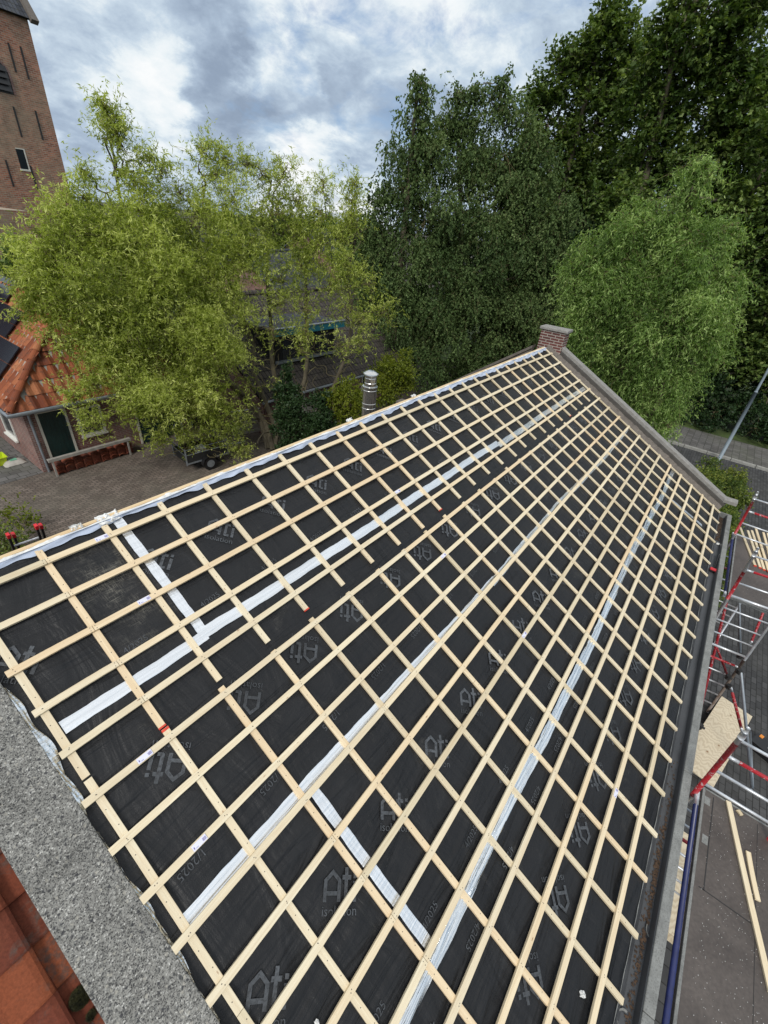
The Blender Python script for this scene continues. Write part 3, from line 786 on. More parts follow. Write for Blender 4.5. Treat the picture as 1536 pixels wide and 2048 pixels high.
# far gable: mortar fillet, upstand and coping stone
b = MB(); n = 90; K = 6; vs = []
r4 = np.random.default_rng(8)
for i in range(n):
    v = 0.10 + 5.75 * i / (n - 1)
    for k in range(K):
        t_ = k / (K - 1)
        vs.append(tuple(roofp(UL - 0.005 + 0.17 * t_, v, -0.05 + 0.10 * t_ ** 1.6 + r4.normal(0, 0.008))))
b.add(vs, [(i * K + k, (i + 1) * K + k, (i + 1) * K + k + 1, i * K + k + 1) for i in range(n - 1) for k in range(K - 1)])
b.build('mortar_fillet', 'mortar_render', house, RF)
coping('upstand', 12.085, 12.24, -0.3, 0.118, 0.30, 5.86, 'upstand_dark')
coping('coping', 12.12, 12.33, 0.12, 0.20, 0.36, 5.78, 'dark_coping')
b = MB()                                       # foot stone where the coping turns level
p0 = roofp(12.10, 5.775, 0.12)
b.box((12.10, p0[1] - 0.27, p0[2] - 0.01), (12.33, p0[1] + 0.01, p0[2] + 0.078))
b.build('foot_stone', 'dark_coping', house, bevel=0.008)
# rear coping going down behind the ridge
b = MB()
for x0, x1, dz0, dz1, m_ in ((12.08, 12.22, -0.3, -0.06, 0), (12.04, 12.30, -0.06, 0.02, 0)):
    pts = [(0.30, -0.12), (4.16, -2.80)]
    vs = []
    for yy, zz in pts: vs += [(x0, yy, zz + dz0), (x1, yy, zz + dz0), (x1, yy, zz + dz1), (x0, yy, zz + dz1)]
    b.add(vs, [(0, 3, 2, 1), (4, 5, 6, 7), (0, 1, 5, 4), (1, 2, 6, 5), (2, 3, 7, 6), (3, 0, 4, 7)])
b.box((12.0, 4.1, -2.94), (12.36, 4.45, -2.78))
b.build('rear_coping', 'mortar_render', house, bevel=0.006)

# --- gable chimney
ch = MB(); ch.box((12.08, -0.45, -0.62), (12.42, 0.185, 0.33))
chim = ch.build('chimney', 'brick_chimney', house)
b = MB(); b.box((12.04, -0.50, 0.332), (12.46, 0.235, 0.40)); b.build('cap_slab', 'dark_coping', chim, bevel=0.012)
b = MB(); n = 14; vs = []
for j in range(n):
    for i in range(n):
        y_ = -0.30 + 0.40 * i / (n - 1); z_ = -0.30 + 0.25 * j / (n - 1) * (1 - abs(2 * i / (n - 1) - 1) * 0.6)
        vs.append((12.05 - 0.09 * (1 - j / (n - 1)) + r4.normal(0, 0.004), y_, z_))
b.add(vs, [(j * n + i, (j + 1) * n + i, (j + 1) * n + i + 1, j * n + i + 1) for j in range(n - 1) for i in range(n - 1)])
b.build('mortar_flaunching', 'mortar_render', chim)

# --- stainless flue behind the ridge
fy = 0.55
fx = 5.50
fw = frame((fx, fy, -0.585), (1, 0, 0), (0, 1, 0), (0, 0, 1))
def lath(prof, name, m, parent, world, n=28):
    b = MB(); b.lathe(prof, n); return b.build(name, m, parent, world, smooth=False, local=True)
flue = lath([(0.115, -0.25), (0.115, 0.10), (0.118, 0.22), (0.121, 0.225), (0.121, 0.245), (0.117, 0.25), (0.117, 0.30), (0.122, 0.305), (0.122, 0.325),
             (0.117, 0.33), (0.117, 0.52), (0.121, 0.525), (0.121, 0.545), (0.117, 0.55), (0.117, 0.585), (0.127, 0.59), (0.127, 0.605), (0.10, 0.607)], 'flue_pipe', 'stainless', house, fw)
lath([(0.100, 0.60), (0.100, 0.66), (0.103, 0.665), (0.100, 0.67), (0.100, 0.74), (0.098, 0.745), (0.098, 0.80)], 'inner_pipe', 'stainless', flue, fw)
lath([(0.060, 0.845), (0.09, 0.835), (0.095, 0.83), (0.125, 0.815), (0.128, 0.800), (0.120, 0.790), (0.07, 0.795), (0.07, 0.78)], 'rain_cap', 'stainless', flue, fw)
lath([(0.0, 0.853), (0.055, 0.850), (0.062, 0.843)], 'cap_lid', 'stainless', flue, fw)
lath([(0.118, 0.02), (0.160, -0.005), (0.170, -0.02), (0.168, -0.028), (0.135, -0.03), (0.205, -0.35)], 'storm_collar', 'zinc', flue, fw)

# --- gutter along the eaves
gx0, gx1 = -0.4, UL + 0.05
ey, ez = roofp(0, 5.86, HM)[1:]
b = MB()
prof = [(ey + 0.05, ez - 0.005), (ey - 0.02, ez - 0.055), (-5.26, -2.895), (-5.345, -2.90), (-5.360, -2.80), (-5.368, -2.795)]
n = 60; vs = []
for i in range(n):
    x = gx0 + (gx1 - gx0) * i / (n - 1)
    for k, (y_, z_) in enumerate(prof): vs.append((x, y_ + (r4.normal(0, 0.002) if k < 4 else 0), z_ + (r4.normal(0, 0.002) if 0 < k < 4 else 0)))
K = len(prof)
b.add(vs, [(i * K + k, (i + 1) * K + k, (i + 1) * K + k + 1, i * K + k + 1) for i in range(n - 1) for k in range(K - 1)])
gut = b.build('gutter', 'gutter_lining', house, smooth=False)
b = MB(); x = gx0
while x < gx1:
    e = min(x + 2.4, gx1); b.box((x, -5.455, -2.98), (e - 0.003, -5.366, -2.778)); x = e
b.box((gx1 + 0.0, -5.455, -2.98), (gx1 + 0.03, ey + 0.03, -2.776))
b.build('gutter_lip', 'zinc_lip', gut, bevel=0.008)
# leaf litter in the gutter
def litter(name, n, fn, m, smin, smax, parent, seed):
    r = random.Random(seed); b = MB()
    for _ in range(n):
        p = fn(r); s = r.uniform(smin, smax); a_ = r.uniform(0, 6.28); t1 = r.uniform(-.7, .7)
        c_, s_ = math.cos(a_), math.sin(a_)
        q = [(-s, -s * .4, 0), (0, -s * .7, s * t1 * .4), (s, 0, s * .2), (0, s * .6, -s * t1 * .3)]
        b.add([(p[0] + c_ * x - s_ * y_, p[1] + s_ * x + c_ * y_, p[2] + z_ + s * .2) for x, y_, z_ in q], [(0, 1, 2, 3)])
    o = b.build(name, m, parent); return o
def gl(r):
    if r.random() < .72: x = r.uniform(10.7, 11.95); y_ = r.uniform(-5.33, -5.19)
    else: x = min(5.5, max(0.8, r.gauss(2.9, 0.7))); y_ = -5.33 + abs(r.gauss(0, 0.025))
    return (x, y_, -2.893 + max(0, y_ + 5.26) * .5)
o = litter('leaf_litter', 1500, gl, 'leaf_debris', 0.006, 0.018, gut, 3); tag(o, kind='stuff')

# ================================================================ neighbour's pantiled roof (bottom left)
nb = thing('neighbour_roof', 'terracotta pantiled roof next to the wide washed-concrete coping', 'roof', (-1.0, -3.0, -1.6))
b = MB(); tw = 0.30; rr = random.Random(5)
PAN = [(0, 0), (0.10, -0.004), (0.22, -0.007), (0.34, -0.004), (0.43, -0.002), (0.385, 0.022), (0.39, 0.040), (0.44, 0.053), (0.53, 0.058), (0.64, 0.054), (0.75, 0.042), (0.86, 0.025), (0.95, 0.010), (1.03, 0.0)]
for r_ in range(-1, 21):
    v0 = 0.15 + 0.252 * r_
    for c_ in range(6):
        u1 = -0.440 - tw * c_; tint = rr.random(); dv = rr.uniform(-0.006, 0.006) + (0.02 if c_ else 0.0); dh = rr.uniform(-0.003, 0.003); sk = rr.uniform(-0.003, 0.003)
        vs = []; n = len(PAN)
        for j, (vv_, hh) in enumerate(((v0 - 0.06, -0.040), (v0 + 0.245 + dv, -0.006), (v0 + 0.256 + dv, -0.011), (v0 + 0.258 + dv, -0.045))):
            for s_, z_ in PAN: vs.append(tuple(roofp(u1 - tw * s_ + sk * j, vv_, hh + dh + z_ - 0.05)))
        fs = [(j * n + i, j * n + i + 1, (j + 1) * n + i + 1, (j + 1) * n + i) for j in range(3) for i in range(n - 1)]
        b.add(vs, fs, 0, tint)
b.build('tiles', 'clay_tile', nb, RF, smooth=False, tint=True)
b = MB(); b.box((-6.0, -5.6, -0.20), (-0.465, 0.1, -0.10)); b.build('roof_boarding', 'grey_board', nb, RF, local=True)
b = MB(); b.box((-6.0, -5.0, GZ), (-0.43, 3.8, -2.95)); b.build('wall', 'brick_house', nb)
# moss cushions
def tuft(p, r, n, seed, parent):
    r2 = np.random.default_rng(seed); b = MB(); nn_ = 16
    vs = []
    for j in range(9):
        th = j / 8 * math.pi / 2
        for i in range(nn_):
            ph = 2 * math.pi * i / nn_; q = r * (1 + r2.normal(0, 0.06))
            l = np.array([math.cos(ph) * math.cos(th) * q, math.sin(ph) * math.cos(th) * q, math.sin(th) * q * 0.7])
            vs.append(tuple(p + U * l[0] + UP * l[1] + NO * l[2]))
    b.add(vs, [(j * nn_ + i, j * nn_ + (i + 1) % nn_, (j + 1) * nn_ + (i + 1) % nn_, (j + 1) * nn_ + i) for j in range(8) for i in range(nn_)])
    for _ in range(n):
        d = r2.normal(size=3); d[2] = abs(d[2]); d /= np.linalg.norm(d); q = p + (U * d[0] + UP * d[1] + NO * d[2] * .75) * r
        e1 = np.cross(d, r2.normal(size=3)); e1 /= np.linalg.norm(e1)
        b.add([q + e1 * .0018, q - e1 * .0018, q + d * r2.uniform(.004, .012) + e1 * r2.normal(0, .002)], [(0, 1, 2)])
    o = b.build('moss_cushion', 'moss', None); return o
p = at_plane(160, 1996, NO * -0.03, NO)
mo = tuft(p - NO * 0.020, 0.044, 3000, 3, None)
tag(mo, 'dark round moss cushion on a red clay pantile by the concrete coping', 'moss')
p = at_plane(182, 2032, NO * -0.03, NO)
mo = tuft(p - NO * 0.014, 0.018, 900, 4, None)
tag(mo, 'smaller olive moss clump at the bottom edge below the dark cushion', 'moss')
# ================================================================ scaffold
SV = np.array([-0.070, 0.067, 0.995]); SV = SV / np.linalg.norm(SV)
scaf = thing('scaffold', 'aluminium scaffold with red and bare ladder frames and brown decks beside the gutter', 'scaffold', (6, -5.9, GZ))
YO = np.array([0, -1.0, 0])
def run_to(p, d, z): return p + d * ((z - p[2]) / d[2])
def ladder_frame(P, Q, top, red_idx, d0=0.30, red_sleeve=(0.15, 0.75), rust=None, wide=None, feet=True):
    """P, Q: inner and outer point at rung 0"""
    zb = GZ + 0.03
    b = MB()
    for X in (P, Q):
        a = X + SV * top; e = run_to(X, SV, zb)
        b.tube([a, e], 0.0255, 12, 0)
        b.tube([a + SV * 0.07, a], 0.019, 10, 0)
        b.tube([X + SV * (top - 0.02), X + SV * (top - 0.10)], 0.031, 12, 0)
        r0, r1 = red_sleeve
        b.tube([X - SV * r0, X - SV * r1], 0.0262, 12, 1)
        if rust: b.tube([X - SV * rust[0], X - SV * rust[1]], 0.0264, 12, 2)
    fr = b.build('ladder_frame', ['scaffold_alu', 'scaffold_red', 'scaffold_rust'], scaf, T(*P), smooth=True)
    k = 0
    while True:
        a = P - SV * d0 * k; e = Q - SV * d0 * k
        if a[2] < GZ + 0.1: break
        b = MB(); r = 0.024 if wide and k in wide else 0.0165
        if k in red_idx:
            f = (e - a); b.tube([a, a + f * 0.16], 0.020, 10, 0); b.tube([a + f * 0.16, e - f * 0.1], 0.0215, 10, 1); b.tube([e - f * 0.1, e], 0.020, 10, 0)
        else: b.tube([a, e], r, 10, 0)
        b.build('rung', ['scaffold_alu', 'scaffold_red'], fr, T(*a), smooth=True)
        k += 1
    return fr
PA = np.array([4.197, -5.458, -1.749]); PB = np.array([8.406, -5.524, -1.832]); PC = np.array([10.881, -5.474, -1.816])
ladder_frame(PA, PA + YO * 0.72, 0.14, {1, 7}, red_sleeve=(0.06, 1.2))
L0 = np.array([8.593, -6.34, -3.345])
ladder_frame(PB, L0 + SV * 1.53, 0.10, {1, 8}, 0.303, (0.35, 1.0), wide={3, 7}, rust=(2.2, 3.9))
ladder_frame(PC, PC + YO * 0.72, 0.10, {1, 6}, red_sleeve=(0.06, 0.9))
def rod(name, p, q, r, m, ends=None, em='scaffold_alu'):
    b = MB(); p = np.array(p); q = np.array(q)
    if ends:
        f = q - p; b.tube([p, p + f * ends], r * 0.98, 12, 1); b.tube([p + f * ends, q - f * ends], r, 12, 0); b.tube([q - f * ends, q], r * 0.98, 12, 1)
        return b.build(name, [m, em], scaf, T(*p), smooth=True)
    b.tube([p, q], r, 12, 0); return b.build(name, m, scaf, T(*p), smooth=True)
# decks
def deck(x0, x1, y0, y1, z):
    b = MB(); b.box((x0, y1, z - 0.012), (x1, y0, z)); o = b.build('deck', 'deck_phenolic', scaf)
    b = MB()
    for ya, yb in ((y0 + 0.001, y0 + 0.028), (y1 - 0.028, y1 - 0.001)): b.box((x0 - 0.02, ya, z - 0.06), (x1 + 0.02, yb, z + 0.006))
    b.box((x0 - 0.02, y1 + 0.002, z - 0.055), (x0 - 0.001, y0 - 0.002, z + 0.004)); b.box((x1 + 0.001, y1 + 0.002, z - 0.055), (x1 + 0.02, y0 - 0.002, z + 0.004))
    b.build('deck_frame', 'zinc_lip', o, bevel=0.004)
    return o
DZ = -2.90
d1 = deck(-1.6, 4.42, -5.64, -6.27, DZ)
d2 = deck(8.74, 11.40, -5.64, -6.27, DZ)
b = MB()                                       # trapdoor joint and stickers on the near deck
b.box((3.30, -6.20, DZ + 0.0005), (3.308, -5.68, DZ + 0.003)); b.box((3.30, -5.728, DZ + 0.0005), (4.38, -5.720, DZ + 0.003)); b.box((-1.4, -6.15, DZ + 0.0005), (4.38, -6.146, DZ + 0.002))
b.build('hatch_joint', 'dark_iron', d1)
b = MB()
for px, py in ((1413, 1601), (1408, 1678)):
    p = at_z(px, py, DZ); b.box((p[0] - 0.05, p[1] - 0.035, DZ + 0.001), (p[0] + 0.05, p[1] + 0.02, DZ + 0.003))
b.build('worn_sticker', 'zinc_lip', d1)
def chips(r):
    return (r.uniform(-0.5, 4.3), r.uniform(-6.22, -5.70), DZ + 0.003)
o = litter('sawdust_chips', 800, chips, 'chip_white', 0.0008, 0.0045, d1, 9); tag(o, kind='stuff')
o = litter('sawdust_chips', 90, lambda r: (r.uniform(8.8, 11.3), r.uniform(-6.22, -5.70), DZ + 0.003), 'chip_white', 0.001, 0.005, d2, 10); tag(o, kind='stuff')
# tubes, braces and couplers
rod('toe_tube', (-1.7, -5.555, -2.87), (4.30, -5.555, -2.87), 0.026, 'blue_steel', 0.03)
rod('toe_tube', (8.6, -5.555, -2.87), (11.3, -5.555, -2.87), 0.024, 'blue_steel', 0.05)
def between(name, a, za, c, zc, r, m, ends=None): return rod(name, at_z(*a, za), at_z(*c, zc), r, m, ends)
between('brace', (1478, 1190), -4.0, (1480, 1313), -4.0, 0.024, 'zinc')
between('brace', (1482, 1346), -4.25, (1504, 1578), -4.25, 0.024, 'zinc')
between('brace', (1462, 1376), -4.55, (1486, 1470), -4.55, 0.025, 'scaffold_red', 0.12)
between('brace', (1453, 1206), -4.3, (1398, 1428), -4.9, 0.027, 'scaffold_red')
between('brace', (1530, 1216), -4.5, (1502, 1286), -4.9, 0.025, 'scaffold_red', 0.04)
between('brace', (1432, 1292), -4.7, (1457, 1356), -4.4, 0.022, 'scaffold_red')
between('brace', (1500, 1462), -4.6, (1505, 1572), -5.5, 0.020, 'zinc')
for px, py, z in ((1478, 1343, -4.25), (1457, 1373, -4.55), (1480, 1312, -4.0), (1400, 1452, -4.3), (1456, 1354, -4.4)):
    p = at_z(px, py, z); b = MB()
    b.tube([p + SV * 0.045, p - SV * 0.045], 0.043, 10); b.tube([p + U * 0.05 + SV * 0.02, p - U * 0.06 + SV * 0.02], 0.016, 8); b.tube([p + YO * 0.07, p - YO * 0.05], 0.020, 8)
    b.build('coupler', 'dark_iron', scaf, T(*p))

# ---- loose things on and round the scaffold
def lath_between(name, a, c, w, t, z, redend=False, mat_='pine_plank'):
    """lath lying on a level surface; a, c are its ends"""
    a = np.array(a, float); c = np.array(c, float); a[2] = c[2] = z + t
    d = c - a; L_ = np.linalg.norm(d); d = d / L_; s = np.cross([0, 0, 1.0], d)
    o = stick(name, L_, w, t, None, frame(a, d, s, (0, 0, 1)), None, [], rng.uniform(-0.006, 0.006), (L_ - 0.018, L_ + 0.001) if redend else None, 10)
    return o
ends = [((1480, 1056), (1510, 1133)), ((1495, 1062), (1520, 1137)), ((1503, 1062), (1528, 1141)), ((1511, 1058), (1537, 1144)), ((1526, 1066), (1547, 1150)), ((1535, 1068), (1556, 1152))]
labs = ['leftmost pine batten of the red-tipped bundle on the far scaffold deck',
        'red-tipped pine batten second from the left in the bundle on the far deck',
        'red-tipped pine batten in the middle of the fanned bundle on the far deck',
        'red-tipped pine batten crossing over the others in the far deck bundle, label on its top',
        'red-tipped pine batten second from the right in the bundle on the far deck',
        'red-tipped pine batten at the right edge of the photo in the far deck bundle']
for k, ((a_, c_), lb) in enumerate(zip(ends, labs)):
    z = DZ + 0.001 + (0.024 if k in (3,) else 0.0)
    o = lath_between('loose_batten', at_z(*a_, z), at_z(*c_, z), 0.046, 0.022, z, True)
    tag(o, lb, 'batten', 'loose red-tipped battens on the far scaffold deck')
o = lath_between('loose_plank', at_z(1455, 1604, DZ), at_z(1541, 1987, DZ), 0.05, 0.022, DZ + 0.003)
tag(o, 'long pine lath lying lengthwise on the near brown scaffold deck', 'lath')
p0, p1 = at_z(1492, 1703, DZ), at_z(1511, 1800, DZ)
o = lath_between('loose_plank', p0 + YO * 0.012, p1 + YO * 0.012, 0.045, 0.020, DZ + 0.003)
tag(o, 'short pine lath offcut lying beside the long lath on the near deck', 'lath')
o = lath_between('wood_offcut', at_z(1474, 1621, DZ), at_z(1482, 1632, DZ), 0.04, 0.018, DZ + 0.003)
tag(o, 'small block of pale wood on the near deck by the tip of the long lath', 'offcut')
def sheet(name, TL, TR, BL, th, m, up=(0, 0, 1)):
    TL, TR, BL = map(np.array, (TL, TR, BL)); ex = TR - TL; L_ = np.linalg.norm(ex); ex /= L_
    ey_ = BL - TL; ey_ -= ex * (ey_ @ ex); W_ = np.linalg.norm(ey_); ey_ /= W_; ez_ = np.cross(ex, ey_)
    if ez_[2] < 0: ez_ = -ez_
    fr = frame(TL, ex, ey_, ez_) if np.cross(ex, ey_)[2] > 0 else frame(TL, ex, ey_, ez_)
    b = MB(); b.box((0, 0, -th), (L_, W_, 0)); return b.build(name, m, None, fr, local=True)
zp = GZ + 0.20
BR_, TR_, TL_ = at_z(1427, 1575, zp), at_z(1505, 1433, zp), at_z(1444, 1394, zp)
o = sheet('plywood_sheet', BR_, TR_, BR_ + (TL_ - TR_) * 1.02, 0.018, 'plywood')
tag(o, 'pale knotty plywood sheet lying below the scaffold between its ladder frames', 'plywood')
b = MB()
for t_ in (0.12, 0.5, 0.88):
    c_ = BR_ + (TR_ - BR_) * t_; b.box((c_[0] - 0.05, c_[1] + 0.02, GZ), (c_[0] + 0.05, c_[1] + 0.54, zp - 0.019))
o = b.build('timber_bearer', 'grey_board'); tag(o, 'low timber bearers hidden under the pale plywood sheet', 'bearer')
A_ = at_z(1340, 1640, -5.0)
b = MB(); b.box((3.9, -6.45, -5.05), (5.35, -5.55, -5.03)); b.box((3.9, -6.45, -5.22), (5.30, -5.58, -5.20))
o = b.build('board_stack', 'plywood', bevel=0.002); tag(o, 'pale boards stacked under the near deck, seen in the gap by the gutter', 'boards')
# black case on the pavers
p = at_z(1504, 1476, GZ + 0.1); q = at_z(1560, 1522, GZ + 0.1)
d = (q - p); d[2] = 0; L_ = np.linalg.norm(d); d /= L_; s = np.cross([0, 0, 1.0], d)
fr = frame((p[0], p[1], GZ), d, s, (0, 0, 1))
cs = thing('tool_case', 'long black tool case with orange latches lying on the grey pavers', 'tool case', (p[0], p[1], GZ))
b = MB(); b.box((0, -0.16, 0.0), (L_, 0.16, 0.085)); b.box((0, -0.16, 0.09), (L_, 0.16, 0.18)); b.box((0.01, -0.15, 0.083), (L_ - 0.01, 0.15, 0.092))
b.build('case_shell', 'black_plastic', cs, fr, local=True, bevel=0.012)
for x in (0.05, 0.62):
    b = MB(); b.box((x, 0.161, 0.05), (x + 0.07, 0.175, 0.13)); b.build('latch', 'orange_plastic', cs, fr, local=True, bevel=0.003)
    b = MB(); b.box((x, 0.08, 0.181), (x + 0.06, 0.165, 0.19)); b.build('corner_guard', 'orange_plastic', cs, fr, local=True)
b = MB(); b.box((0.25, -0.04, 0.181), (0.5, 0.04, 0.187)); b.build('name_plate', 'zinc_lip', cs, fr, local=True)

# tack hammer and paper in the gutter
p = at_z(1428, 1141, -2.86); q = at_z(1438, 1109, -2.80)
hm = thing('hammer_tacker', 'red-headed hammer tacker with a black handle lying in the gutter', 'hammer tacker', p)
d = (q - p) / np.linalg.norm(q - p)
b = MB(); b.tube([p + d * 0.04, p + d * 0.16, q], [0.014, 0.011, 0.015], 8); b.build('handle', 'black_plastic', hm, T(*p), smooth=True)
s = np.cross(d, [0, 0, 1.0]); s /= np.linalg.norm(s); n_ = np.cross(s, d)
b = MB(); b.box((-0.035, -0.075, -0.03), (0.045, 0.065, 0.03), 0, frame(p, d, s, n_)); b.build('head', 'red_plastic', hm, T(*p), bevel=0.014)
b = MB(); b.box((-0.045, -0.085, -0.035), (-0.012, 0.02, 0.012), 0, frame(p, d, s, n_)); b.build('head_guard', 'black_plastic', hm, T(*p), bevel=0.005)
def lump(name, c, r, m, seed, sq=0.5):
    r2 = np.random.default_rng(seed); b = MB(); vs = []
    for j in range(9):
        for i in range(12):
            th = -math.pi / 2 + math.pi * j / 8; ph = 2 * math.pi * i / 12; q = r * (1 + r2.normal(0, 0.22))
            vs.append((c[0] + math.cos(ph) * math.cos(th) * q, c[1] + math.sin(ph) * math.cos(th) * q, c[2] + math.sin(th) * q * sq))
    b.add(vs, [(j * 12 + i, j * 12 + (i + 1) % 12, (j + 1) * 12 + (i + 1) % 12, (j + 1) * 12 + i) for j in range(8) for i in range(12)])
    return b.build(name, m)
o = lump('crumpled_paper', at_z(1436, 1088, -2.88), 0.035, 'chip_white', 4); tag(o, 'white crumpled paper scrap in the gutter beyond the hammer tacker', 'paper')
p = at_plane(1163, 1988, NO * HM, NO); o = lump('crumpled_tape', p + NO * 0.012, 0.022, 'chip_white', 6, 0.7); tag(o, 'small white crumpled tape backing on the underlay near the bottom edge', 'tape scrap')
p = at_plane(632, 2044, NO * HM, NO); o = lump('crumpled_tape', p + NO * 0.012, 0.014, 'chip_white', 8, 0.7); tag(o, 'tiny white tape scrap on the underlay at the very bottom of the photo', 'tape scrap')
for (px, py, a0, a1), lb in zip(((1303, 1862, 1.2, 4.4), (1246, 2040, -0.3, 2.9)), ('curled clear plastic strip in the gutter beside the fourth batten from the bottom', 'curled clear plastic strip in the gutter at the bottom edge of the photo')):
    p = at_z(px, py, -2.885); vs = []
    for i in range(24):
        t_ = a0 + (a1 - a0) * i / 23
        for r_ in (0.040, 0.050): vs.append((p[0] + r_ * math.cos(t_) * 1.4, p[1] + r_ * math.sin(t_), p[2] + (0.004 if r_ < .045 else 0.012)))
    o = MB().add(vs, [(2 * i, 2 * i + 1, 2 * i + 3, 2 * i + 2) for i in range(23)]).build('plastic_strip', 'zinc_lip'); tag(o, lb, 'plastic strip')

# ================================================================ left house with clay pantiles
hs = thing('pantile_house', 'low brick house with an orange hipped pantile roof and dark green doors', 'house', (6.2, 15.8, GZ))
X0, X1, Y0, Y1, EZ = 3.25, 9.15, 12.26, 21.0, -3.44
b = MB(); b.box((3.62, 12.72, GZ), (8.95, 20.6, EZ + 0.10)); b.build('wall', 'brick_house', hs)
XR = 5.80; ZR = EZ + (XR - X0); YA = Y0 + (XR - X0) / math.tan(math.radians(60)); YB = Y1 - (YA - Y0)
def slope_tiles(name, origin, along, up, nrm, inside, na, nu_, tw_, gauge, m, parent, amp=0.028, seed=1):
    """pantiles laid on a slope; inside(a, s) says whether a tile centre is on it"""
    r = random.Random(seed); b = MB(); n = 6
    for j in range(nu_):
        for i in range(na):
            a_, s_ = i * tw_, j * gauge
            if not inside(a_ + tw_ / 2, s_ + gauge * 0.4): continue
            t_ = r.random(); dh = r.uniform(-0.006, 0.006); vs = []
            for (ss, hh) in ((s_ - 0.02 + r.uniform(-0.008, 0.008), 0.012), (s_ - 0.018, 0.045), (s_ + gauge * 1.06, 0.012)):
                for k in range(n):
                    q = k / (n - 1); w_ = amp * (math.cos(2 * math.pi * (q - 0.12)) if True else 0)
                    vs.append(tuple(origin + along * (a_ + tw_ * 1.02 * q) + up * ss + nrm * (hh + w_ + dh)))
            b.add(vs, [(l * n + k, l * n + k + 1, (l + 1) * n + k + 1, (l + 1) * n + k) for l in range(2) for k in range(n - 1)], 0, t_)
    return b.build(name, m, parent, tint=True)
def unit(v): v = np.array(v, float); return v / np.linalg.norm(v)
b = MB()
b.add([(X0, Y0, EZ), (X1, Y0, EZ), (X1, Y1, EZ), (X0, Y1, EZ), (XR, YA, ZR), (XR, YB, ZR)], [(0, 1, 4), (1, 2, 5, 4), (2, 3, 5), (3, 0, 4, 5), (0, 3, 2, 1)])
rf = b.build('roof', 'grey_board', hs)
upl = unit((1, 0, 1)); nl = unit((-1, 0, 1)); Ll = (XR - X0) * math.sqrt(2)
slope_tiles('pantiles', np.array([X0, Y0, EZ]), np.array([0, 1.0, 0]), upl, nl, lambda a, s: s < Ll and a > s / Ll * (YA - Y0) - 0.02 and a < 8.7, 29, 11, 0.30, 0.40, 'clay_tile_far', rf, seed=2)
c6, s6 = math.cos(math.radians(60)), math.sin(math.radians(60)); upf = np.array([0, c6, s6]); nf = np.array([0, -s6, c6]); Lf = (ZR - EZ) / s6
slope_tiles('pantiles', np.array([X0, Y0, EZ]), U, upf, nf, lambda a, s: s < Lf and a > s / Lf * (XR - X0) - 0.03 and a < (X1 - X0) - s / Lf * (X1 - XR) + 0.03, 20, 9, 0.31, 0.41, 'clay_tile_far', rf, seed=3)
def ridge_caps(p, q, parent, m='clay_tile_far', L_=0.36, r0=0.105, seed=1):
    r = random.Random(seed); p = np.array(p, float); q = np.array(q, float); D = np.linalg.norm(q - p); d = (q - p) / D; b = MB()
    s = unit(np.cross(d, [0, 0, 1.0])); n_ = np.cross(s, d); k = 0
    while k * L_ < D:
        a_ = p + d * k * L_; vs = []; t_ = r.random()
        for (dd, rr_) in ((0, r0 * 1.12), (L_ * 1.05, r0 * 0.92)):
            for i in range(9):
                an = math.pi * i / 8; vs.append(tuple(a_ + d * dd + s * math.cos(an) * rr_ + n_ * (math.sin(an) * rr_ + 0.02)))
        b.add(vs, [(i, i + 1, 10 + i, 9 + i) for i in range(8)], 0, t_); k += 1
    return b.build('ridge_caps', m, parent, tint=True)
ridge_caps((X0, Y0, EZ + 0.02), (XR, YA, ZR + 0.02), rf, seed=4); ridge_caps((X1, Y0, EZ + 0.02), (XR, YA, ZR + 0.02), rf, seed=5); ridge_caps((XR, YA, ZR + 0.02), (XR, YB, ZR + 0.02), rf, seed=6)
# solar panels
for k, (xa, xb, ya) in enumerate(((4.60, 5.35, 15.20), (5.38, 6.0, 16.9), (3.66, 4.58, 13.93))):
    for j in range(4):
        y0_ = ya + j * 1.66
        if y0_ > 20: break
        for h_ in range(2):
            x0_ = xa + (xb - xa) / 2 * h_; x1_ = xa + (xb - xa) / 2 * (h_ + 1)
            q = [np.array([x, y_, EZ + (x - X0)]) + nl * 0.13 for x, y_ in ((x0_ + .006, y0_ + .006), (x1_ - .006, y0_ + .006), (x1_ - .006, y0_ + 1.648), (x0_ + .006, y0_ + 1.648))]
            q2 = [p - nl * 0.035 for p in q]
            b = MB(); b.add(q + q2, [(0, 1, 2, 3), (4, 7, 6, 5), (0, 4, 5, 1), (1, 5, 6, 2), (2, 6, 7, 3), (3, 7, 4, 0)]); b.build('solar_panel', 'solar_black', rf)
